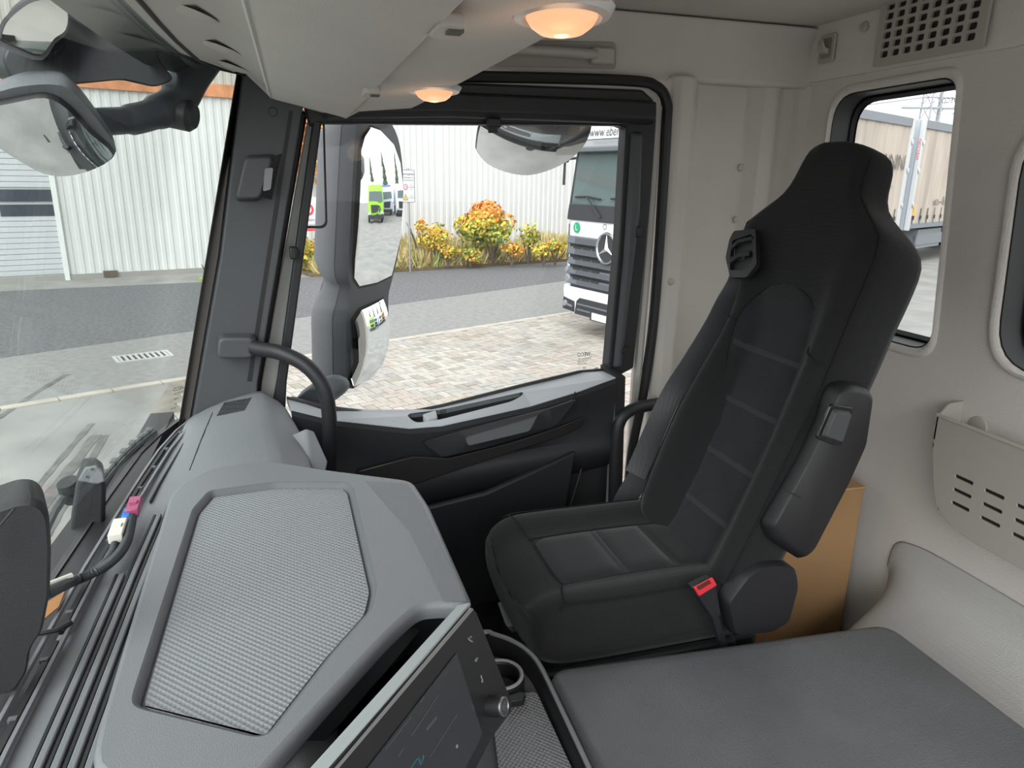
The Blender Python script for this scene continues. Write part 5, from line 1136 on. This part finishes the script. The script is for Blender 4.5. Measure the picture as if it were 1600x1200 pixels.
# storage pocket on the rear wall
PY = -1.282
pk_ = thing('storage_pocket', 'beige moulded wall pocket with three rows of slots under the rear windows', 'pocket', (.8, -1.32, 1.9))
out = [P(1463, 652, Y=PY), P(1454, 690, Y=PY), P(1456, 780, Y=PY), P(1470, 808, Y=PY), P(1500, 828, Y=PY)]
bz, tz = 1.803, 2.016
po = rnd([V((1.110, PY, 2.030)), V((1.112, PY, 1.985)), V((1.080, PY, 1.86)), V((1.055, PY, 1.822)), V((.98, PY, bz)), V((.20, PY, bz)), V((.20, PY, tz))], [.004, .02, .03, .03, .03, .02, .004], 4)
hl_ = []
for c in range(12):
    for r_ in range(3):
        x0 = 1.041-c*.0685-.002*r_; zc = 1.921-r_*.029-.004*c*.3
        hl_.append(rnd([V((x0, PY, zc-.004)), V((x0-.043, PY, zc-.004)), V((x0-.043, PY, zc+.004)), V((x0, PY, zc+.004))], .0035, 3))
obj('pocket_front', MB().plate(po, hl_, (0, -.004, 0)), BEIGEP, pk_, bev=.0012)
obj('slot_dark_sheet', MB().box((.65, PY-.008, 1.885), (.84, .003, .11)), PRINT, pk_)  # black sheet added so the slots look dark inside
mb = MB(); mb.loft([po[:], [V((p.x+ (.0 if p.z > 2 else .0), RY+.001, p.z-.012)) for p in po]], closed=True, cap=False)
mb.f = [f for f in mb.f if not all(abs(mb.v[i][2]-2.02) < .02 or mb.v[i][2] > 2.0 for i in f)]; mb.mi = [0]*len(mb.f)
obj('pocket_shell', mb, BEIGEP, pk_, sharp=50)
obj('pocket_lip', MB().tube([V((1.110, PY-.002, 2.031)), V((.20, PY-.002, 2.017))], .0045, 8), BEIGEP, pk_)
wg = [V((1.110, PY, 2.030)), V((1.114, PY-.03, 2.055)), V((1.114, RY+.002, 2.058)), V((1.110, RY+.002, 1.95)), V((1.108, PY, 1.95))]
obj('pocket_wing', MB().prism(wg, (-.006, 0, 0)), BEIGEP, pk_, bev=.001)

# ------------------------------------------------------------------ mirrors outside
mP, mN = V((1.95, -.15, 2.4)), V((-.73, -.68, 0)).normalized()
def mp_(px, py, d=0): return PP(px, py, mP, mN) + mN*d
dm = thing('door_mirror', 'tall grey door mirror housing with a large glass above a small wide-angle glass', 'mirror', (1.95, -.1, 2.0))
mo = [(556, 200), (572, 176), (604, 184), (622, 216), (629, 262), (629, 310), (624, 385), (612, 440), (607, 462), (607, 500), (606, 535), (596, 570), (574, 592), (550, 607), (542, 596), (541, 540), (541, 500), (547, 474), (548, 448), (544, 432), (546, 380), (550, 300), (553, 240)]
loop = [V((a, b, 0)) for a, b in mo]; loop = smooth_path(loop+[loop[0]], 3)[:-1]
def mring(d, sh):
    r = []
    for q in loop:
        notch = 1-.22*math.exp(-((q.y-447)/16)**2)
        cy = 320 if q.y < 447 else 530
        cx = 588 if q.y < 447 else 574
        x, y = lerp(cx, q.x, sh), lerp(cy, q.y, lerp(1, sh, .5 if q.y < 447 else .35))
        r.append(mp_(x, y) - mN*d*notch)
    return r
g1 = [(560, 235), (567, 214), (578, 199), (592, 204), (612, 226), (621, 255), (624.5, 300), (620, 375), (610, 430), (588, 441), (561, 447), (552, 434), (551, 405), (555, 320)]
g2 = [(598, 467), (560, 484), (549, 501), (551, 530), (553, 565), (546, 590), (552, 604), (573, 592), (591, 569), (600, 540), (603, 505), (601, 480)]
G1 = [mp_(*p) for p in g1]; G2 = [mp_(*p) for p in g2]
rim = mring(0, 1.0)
def cent_grow(l, s): c = centroid(l); return [lerp(c, p, s) for p in l]
H1, H2 = cent_grow(G1, 1.035), cent_grow(G2, 1.05)
obj('bezel_plate', MB().plate(rim, [H1, H2], -mN*.004), MDARK if False else mat('mirror_bezel_grey', (.085, .09, .098), .5), dm, sharp=30)
mb = MB(); mb.loft([rim, mring(.018, 1.03), mring(.045, 1.04)], cap=False); obj('bezel_side', mb, MDARK, dm, sharp=70)
mb = MB(); mb.loft([mring(.046, 1.035), mring(.048, 1.045), mring(.085, 1.04), mring(.118, .97), mring(.142, .84), mring(.152, .62)]); obj('shell', mb, MGREY, dm, sharp=70)
mb = MB(); mb.loft([mring(.044, 1.042), mring(.047, 1.046)], cap=False); obj('shell_seam', mb, PRINT, dm)
def lens(l, R, name, off=.006, tilt=(0, 0, 0), cap_r=8):
    c = centroid(l); off = .002+max((p-c).length for p in l)**2/(2*R); mb = MB(); rings = []
    tz = V(tilt)
    for k in range(cap_r, 0, -1):
        s = k/cap_r; ring_ = []
        L2 = []
        n = len(l)
        for i in range(n):
            for t in (0, .34, .67): L2.append(lerp(l[i], l[(i+1) % n], t))
        for p in L2:
            q = (p-c)*s; ring_.append(c+q+mN*(-q.length_squared/(2*R)+off+q.dot(tz)))
        rings.append(ring_)
    rings.append([c+mN*off+(p-c)*.001 for p in L2])
    mb.loft(rings, cap=False); mb.add([p-mN*.004 for p in rings[0]], [tuple(range(len(L2)))])
    return obj(name, mb, MIRR, dm, sharp=80)
lens(G1, 1.6, 'main_glass', .010); lens(G2, .42, 'wide_angle_glass', .016)
for h_, nm in ((H1, 'glass_well'), (H2, 'glass_well')): obj(nm, MB().loft([h_, [p-mN*.02 for p in h_]]), RUB, dm)
ft = [(452, 622), (490, 596), (520, 580), (545, 588), (552, 606), (530, 622), (505, 640), (470, 645)]
obj('foot', MB().loft([[P(a, b, X=1.80) for a, b in ft], [P(a, b, X=1.86) for a, b in ft], [lerp(centroid([P(a, b, X=1.93) for a, b in ft]), P(a, b, X=1.93), .7) for a, b in ft]]), MGREY, dm, sub=1)
obj('foot_pad', MB().prism([P(456, 628, X=1.797), P(482, 608, X=1.797), P(506, 605, X=1.797), P(500, 632, X=1.797), P(470, 640, X=1.797)], (-.006, 0, 0)), MDARK, dm, bev=.004)

def small_mirror(name, label, gl_px, rim_px, pt, n, R, depth, cat='mirror'):
    n = V(n).normalized(); pt = V(pt); t = thing(name, label, cat, pt)
    L = [PP(a, b, pt, n) for a, b in gl_px]; L = smooth_path(L+[L[0]], 3)[:-1]; c = centroid(L)
    rings = []
    for k in range(10, 0, -1): rings.append([c+(p-c)*(k/10)+n*(.012-((p-c)*(k/10)).length_squared/(2*R)) for p in L])
    mb = MB(); mb.loft(rings, cap=False); mb.add([p for p in rings[-1]], [tuple(range(len(L)))]); obj('glass', mb, MIRR, t, sharp=80)
    K = [PP(a, b, pt, n) for a, b in rim_px]; K = smooth_path(K+[K[0]], 3)[:-1]; kc_ = centroid(K)
    e = [lerp(c, p, 1.02)-n*(.004+((p-c).length_squared)/(2*R)-.012) for p in L]
    mb = MB(); mb.loft([rings[0], e, [p-n*.008 for p in e]], cap=False); obj('edge_trim', mb, RUB, t)
    mb = MB(); mb.loft([[p-n*(((p-c).length_squared)/(2*R)-.002) for p in K], [lerp(kc_, p, .96)-n*(((p-c).length_squared)/(2*R)+depth*.45) for p in K], [lerp(kc_, p, .75)-n*(depth*.9+.03) for p in K], [lerp(kc_, p, .4)-n*(depth+.035) for p in K]]); obj('housing', mb, MGREY, t, sharp=70)
    return t
rg1 = [(744, 236), (748, 208), (758, 192), (800, 184), (860, 180), (920, 182), (922, 203), (914, 226), (894, 247), (862, 263), (826, 273), (790, 269), (760, 257)]
rk1 = [(742, 236), (746, 206), (758, 188), (800, 178), (860, 174), (922, 178), (925, 203), (917, 227), (896, 249), (863, 265), (826, 275), (789, 271), (758, 259)]
small_mirror('ramp_mirror', 'convex kerb mirror hanging over the top of the door window', rg1, rk1, P(830, 235, X=1.85), (-.68, .22, -.70), .55, .045)
obj('mirror_arm', MB().tube([V((1.90, -.62, 2.66)), V((1.88, -.62, 2.78)), V((1.80, -.60, 2.97))], .016, 8), MDARK, bpy.data.objects['ramp_mirror'])
fg1 = [(-60, 175), (20, 158), (70, 152), (104, 168), (140, 205), (176, 243), (150, 262), (105, 273), (68, 268), (28, 245), (-10, 222), (-50, 205)]
fk1 = [(-70, 175), (0, 148), (45, 140), (86, 141), (112, 152), (150, 192), (181, 244), (152, 265), (105, 276), (66, 271), (25, 248), (-14, 226), (-60, 210)]
fmP = P(90, 205, X=1.42)
fm = small_mirror('front_mirror', 'lower convex front mirror on a black arm seen through the windscreen', fg1, fk1, fmP, (-.72, .0, -.69), .40, .05)
obj('arm', MB().tube(smooth_path([P(130, 192, X=1.48), P(165, 190, X=1.50), P(205, 187, X=1.54), P(245, 176, X=1.58), P(275, 158, X=1.61), P(298, 118, X=1.63), P(318, 90, X=1.64)], 5), [.024]*10+[.028]*5+[.032]*6+[.036]*10, 12), MDARK, fm)
obj('arm_knuckle', MB().lathe([(.001, .03), (.022, .03), (.030, .02), (.030, -.02), (.022, -.03), (.001, -.03)], P(281, 178, X=1.60), (.3, 1, .2), 20), BLK, fm)
ug = [(0, 62), (8, 38), (28, 18), (52, 4), (84, 2), (103, 20), (100, 48), (82, 62), (62, 86), (30, 76)]
uk = [(-8, 64), (2, 34), (24, 12), (50, -3), (88, -6), (109, 18), (104, 52), (86, 68), (66, 94), (26, 82)]
um = small_mirror('visor_mirror', 'smaller front mirror with a steep tilted glass near the roof visor', ug, uk, P(55, 45, X=1.42), (-.86, -.42, .0), .6, .05)
mbk = [(66, 95), (110, 20), (150, -10), (215, 10), (285, 70), (330, 128), (300, 140), (250, 128), (170, 136), (100, 137), (80, 128)]
obj('mirror_bracket', MB().hull2(rnd([P(a, b, X=1.52)+V((0, .06, 0)) for a, b in mbk], .012, 3), rnd([P(a, b, X=1.52)+V((.04, .10, .01)) for a, b in mbk], .012, 3)), mat('bracket_black', (.012, .014, .018), .25), um, bev=.006)
# smoked visor strip outside the windscreen top
vis = thing('roof_visor', 'smoked green outside sun visor strip above the windscreen', 'visor', (.9, .3, 2.75))
mb = MB(); mb.loft([[wsp(x, 1.0, .02)+V((0, 0, .01)), wsp(x, 1.0, .05)+V((0, 0, .0)), wsp(x, 1.0, .085)+V((0, .0, -.018)), wsp(x, 1.0, .087)+V((0, .0, -.012)), wsp(x, 1.0, .05)+V((0, 0, .006)), wsp(x, 1.0, .02)+V((0, 0, .016))] for x in (1.68, 1.5, 1.3, 1.1, .9, .6, .3, -.2)])
obj('visor_strip', mb, mat('smoked_green', (.05, .07, .065), .2), vis, sharp=40)
for x in (1.55, 1.0, .4): obj('visor_bracket', MB().box(wsp(x, 1.0, .05)+V((0, 0, .02)), (.03, .06, .03)), BLK, vis, bev=.004)

# wipers and cowl under the windscreen
def wq(X, up, out): return V((X, interp(YBT, min(X, 1.72))+.02+out, ZB-.01+up))
wp1 = thing('wiper', 'grey windscreen wiper with a long blade resting along the windscreen base', 'wiper', wq(1.4, 0, .05))
bl = [P(250, 672, X=1.62), P(222, 690, X=1.55), P(195, 716, X=1.47), P(165, 752, X=1.37), P(140, 790, X=1.27)]
bl = [V((p.x, max(p.y, interp(YBT, min(p.x, 1.72))+.035), p.z)) for p in bl]
obj('blade_rubber', MB().tube(smooth_path([p+V((0, .0, -.004)) for p in bl], 3), .0035, 6), PRINT, wp1)
obj('blade_frame', MB().tube(smooth_path([p+V((0, .008, .004)) for p in bl], 3), .0045, 6), STEEL, wp1)
for i in range(8): q = smooth_path(bl, 4)[2*i+1]; obj('blade_bridge', MB().box(q+V((0, .010, .004)), (.022, .010, .010)), mat('wiper_grey', (.10, .105, .11), .5), wp1)
obj('wiper_arm', MB().tube([P(222, 700, X=1.56), P(190, 730, X=1.48), P(150, 790, X=1.36), P(95, 870, X=1.2)], [.006, .007, .009, .011], 8), mat('wiper_grey', (.10, .105, .11), .5), wp1)
wp2 = thing('wiper', 'second wiper arm behind the dark sensor bracket low on the windscreen', 'wiper', P(90, 800, X=1.3))
obj('wiper_arm', MB().tube([P(125, 745, X=1.45), P(104, 770, X=1.40), P(84, 800, X=1.34), P(60, 850, X=1.26)], .008, 8), mat('wiper_grey', (.10, .105, .11), .5), wp2)
obj('blade_rubber', MB().tube([P(22, 765, X=1.36), P(-20, 800, X=1.30)], .006, 6), PRINT, wp2)
obj('pivot', MB().lathe([(.001, .02), (.018, .02), (.022, 0), (.022, -.02), (.001, -.02)], P(112, 765, X=1.40), (-.3, .2, 1), 16), BLK, wp2)
cowl = setting('trim_5', MB().loft([[V((x, interp(YBT, x)+.018, ZB-.012)), V((x, interp(YBT, x)+.07, ZB-.030)), V((x, interp(YBT, x)+.12, ZB-.10)), V((x, interp(YBT, x)+.13, ZB-.9)), V((x, interp(YBT, x)+.018, ZB-.9))] for x in (1.72, 1.6, 1.5, 1.3, 1.0, .6, .1, -.4)]), mat('cowl_black', (.02, .021, .023), .5), sharp=50)

# dark camera housing on the windscreen, bracket behind it, wiring
cb = thing('camera_housing', 'large dark grey camera housing at the windscreen with a cable entering it', 'housing', P(30, 960, Z=1.97))
HY = .30
hp = [(-16, 794), (36, 776), (62, 778), (76, 796), (80, 850), (78, 925), (66, 985), (48, 1010), (42, 1050), (20, 1082), (-16, 1088)]
hA = [P(a, b, X=.75) for a, b in hp]; hB = [p+V((-.05, .10, .012)) for p in hA]
dirv = V((.05, .018, .0))
obj('housing_shell', MB().loft([[lerp(centroid(hA), p, .95)+V((-.008, 0, 0)) for p in rnd(hA, .008, 3)], rnd(hA, .008, 3), [p+dirv for p in rnd(hA, .008, 3)]]), mat('housing_grey', (.018, .018, .020), .5, bump=.2, bscale=500), cb, sharp=40)
obj('housing_seam', MB().tube([P(40, 776, X=.749)+V((-.03, .0, .001)), P(8, 812, X=.749)+V((-.028, 0, 0)), P(2, 860, X=.749)+V((-.028, 0, 0))], .0015, 5), PRINT, cb)
sb = thing('sensor_bracket', 'black upright sensor bracket with two pin holes against the windscreen', 'bracket', P(140, 860, X=1.18))
s1 = [(132, 730), (150, 728), (163, 738), (166, 760), (164, 820), (150, 860), (108, 868), (112, 820), (122, 754)]
obj('bracket_body', MB().loft([[lerp(centroid([P(a, b, X=1.20) for a, b in s1]), P(a, b, X=1.20), .95)+V((-.008, 0, 0)) for a, b in s1], [P(a, b, X=1.20) for a, b in s1], [P(a, b, X=1.20)+V((.045, .012, 0)) for a, b in s1]]), BLK, sb, bev=.004)
obj('bracket_lit_top', MB().hull2([P(a, b, X=1.186) for a, b in ((133, 732), (150, 729), (161, 738), (164, 752), (152, 757), (122, 751))], [P(a, b, X=1.20) for a, b in ((133, 729), (151, 726), (163, 736), (166, 752), (153, 756), (121, 751))]), DASH, sb, bev=.002)  # lit top face of the black bracket, painted as grey
for px, py in ((144, 733), (136, 745)): obj('pin_hole', MB().lathe([(.001, .001), (.002, .001), (.002, 0)], P(px, py, X=1.185), (-1, 0, .3), 10), PRINT, sb)
wh = thing('wiring_harness', 'ribbed black wiring conduit with white, blue and pink plugs lying on the dash', 'cable', P(190, 860, Z=1.98))
cpth = smooth_path([P(70, 928, X=.76), P(110, 910, Z=1.988), P(150, 893, Z=1.985), P(180, 872, Z=1.985), P(197, 848, Z=1.985), P(204, 822, Z=1.985), P(207, 803, Z=1.985)], 24)
obj('conduit', MB().tube(cpth, [.0072 if i % 2 else .0060 for i in range(len(cpth))], 10), mat('conduit_grey', (.035, .038, .043), .45), wh)
cp2 = smooth_path([P(155, 888, Z=1.982), P(172, 870, Z=1.982), P(180, 850, Z=1.982)], 14)
obj('branch_conduit', MB().tube(cp2, [.0062 if i % 2 else .0052 for i in range(len(cp2))], 10), mat('conduit_grey', (.035, .038, .043), .45), wh)
obj('label_tape', MB().tube([P(76, 914, Z=1.999), P(112, 900, Z=1.996)], .0045, 8), mat('tape_white', (.62, .58, .53), .6), wh)
def plug(name, a, b, w, m):
    a, b = V(a), V(b); d = (b-a).normalized(); s = V((0, 0, 1)).cross(d).normalized()
    p_ = obj(name, MB().hull2([a+s*w*x+V((0, 0, w*y)) for x, y in ((-1, -.8), (1, -.8), (1, .8), (-1, .8))], [b+s*w*x+V((0, 0, w*y)) for x, y in ((-1, -.8), (1, -.8), (1, .8), (-1, .8))]), m, wh, bev=.0015)
    obj('plug_rib', MB().box(lerp(a, b, .5)+V((0, 0, w*.85)), (w*1.2, w*1.2, w*.5)), m, p_); return p_
plug('pink_plug', P(206, 803, Z=1.99), P(213, 781, Z=1.99), .009, mat('pink_plug', (.35, .06, .14), .45)); plug('blue_plug', P(196, 811, Z=1.988), P(201, 797, Z=1.988), .006, mat('blue_plug', (.02, .17, .55), .45))
plug('white_plug', P(180, 842, Z=1.988), P(189, 816, Z=1.988), .0095, mat('plug_white', (.70, .67, .60), .5))
# brown card wedged in front of the housing
bcard = obj('card_strip', MB().prism([P(52, 978, Z=1.972), P(70, 945, Z=1.972), P(102, 925, Z=1.972), P(92, 950, Z=1.972), P(56, 980, Z=1.972)], (0, 0, .002)), mat('card_orange', (.38, .17, .06), .7)); tag(bcard, 'small orange brown strip lying on the dash beside the camera housing', 'card')

# ------------------------------------------------------------------ yard behind, seen in the door mirrors
plain_truck((2.3, -24, 0), (0, 1, 0), (.30, .62, .04), 'bright green lorry reflected at the inner edge of the big door mirror', 'lorries behind in the yard')
plain_truck((5.0, -33, 0), (.05, 1, 0), (.55, .62, .75), 'pale blue lorry reflected in the middle of the big door mirror', 'lorries behind in the yard', (.12, .2, .5))
plain_truck((8.2, -31, 0), (-.05, 1, 0), (.72, .72, .72), 'white lorry reflected in the big door mirror', 'lorries behind in the yard')
plain_truck((11.6, -34, 0), (-.1, 1, 0), (.65, .25, .05), 'orange lorry reflected in the big door mirror', 'lorries behind in the yard', (.6, .55, .5))
def conifer(x, y, h, label):
    t = thing('conifer', label, 'tree', (x, y, 0)); mb = MB(); rr = random.Random(int(x*10))
    for k in range(7):
        z0 = h*(.12+.125*k); r = h*.16*(1-k/7.6); mb.lathe([(r, z0), (r*.55, z0+h*.10), (.02, z0+h*.24)], (x, y, 0), (rr.uniform(-.02, .02), 0, 1), 11)
    obj('needles', mb, mat('conifer_green', (.05, .075, .035), .9, var=.3, vscale=3), t); obj('trunk', MB().tube([(x, y, 0), (x, y, h*.5)], .2, 8), mat('bark', (.1, .075, .055), .9), t)
for x, y, h, l in ((2, -85, 13, 'dark conifer reflected over the pale blue lorry'), (9.5, -92, 15, 'tall dark conifer reflected between two lorries'), (16, -84, 13, 'dark conifer reflected above the orange lorry'), (24, -90, 15, 'dark conifer reflected at the outer rim of the mirror')): conifer(x, y, h, l)
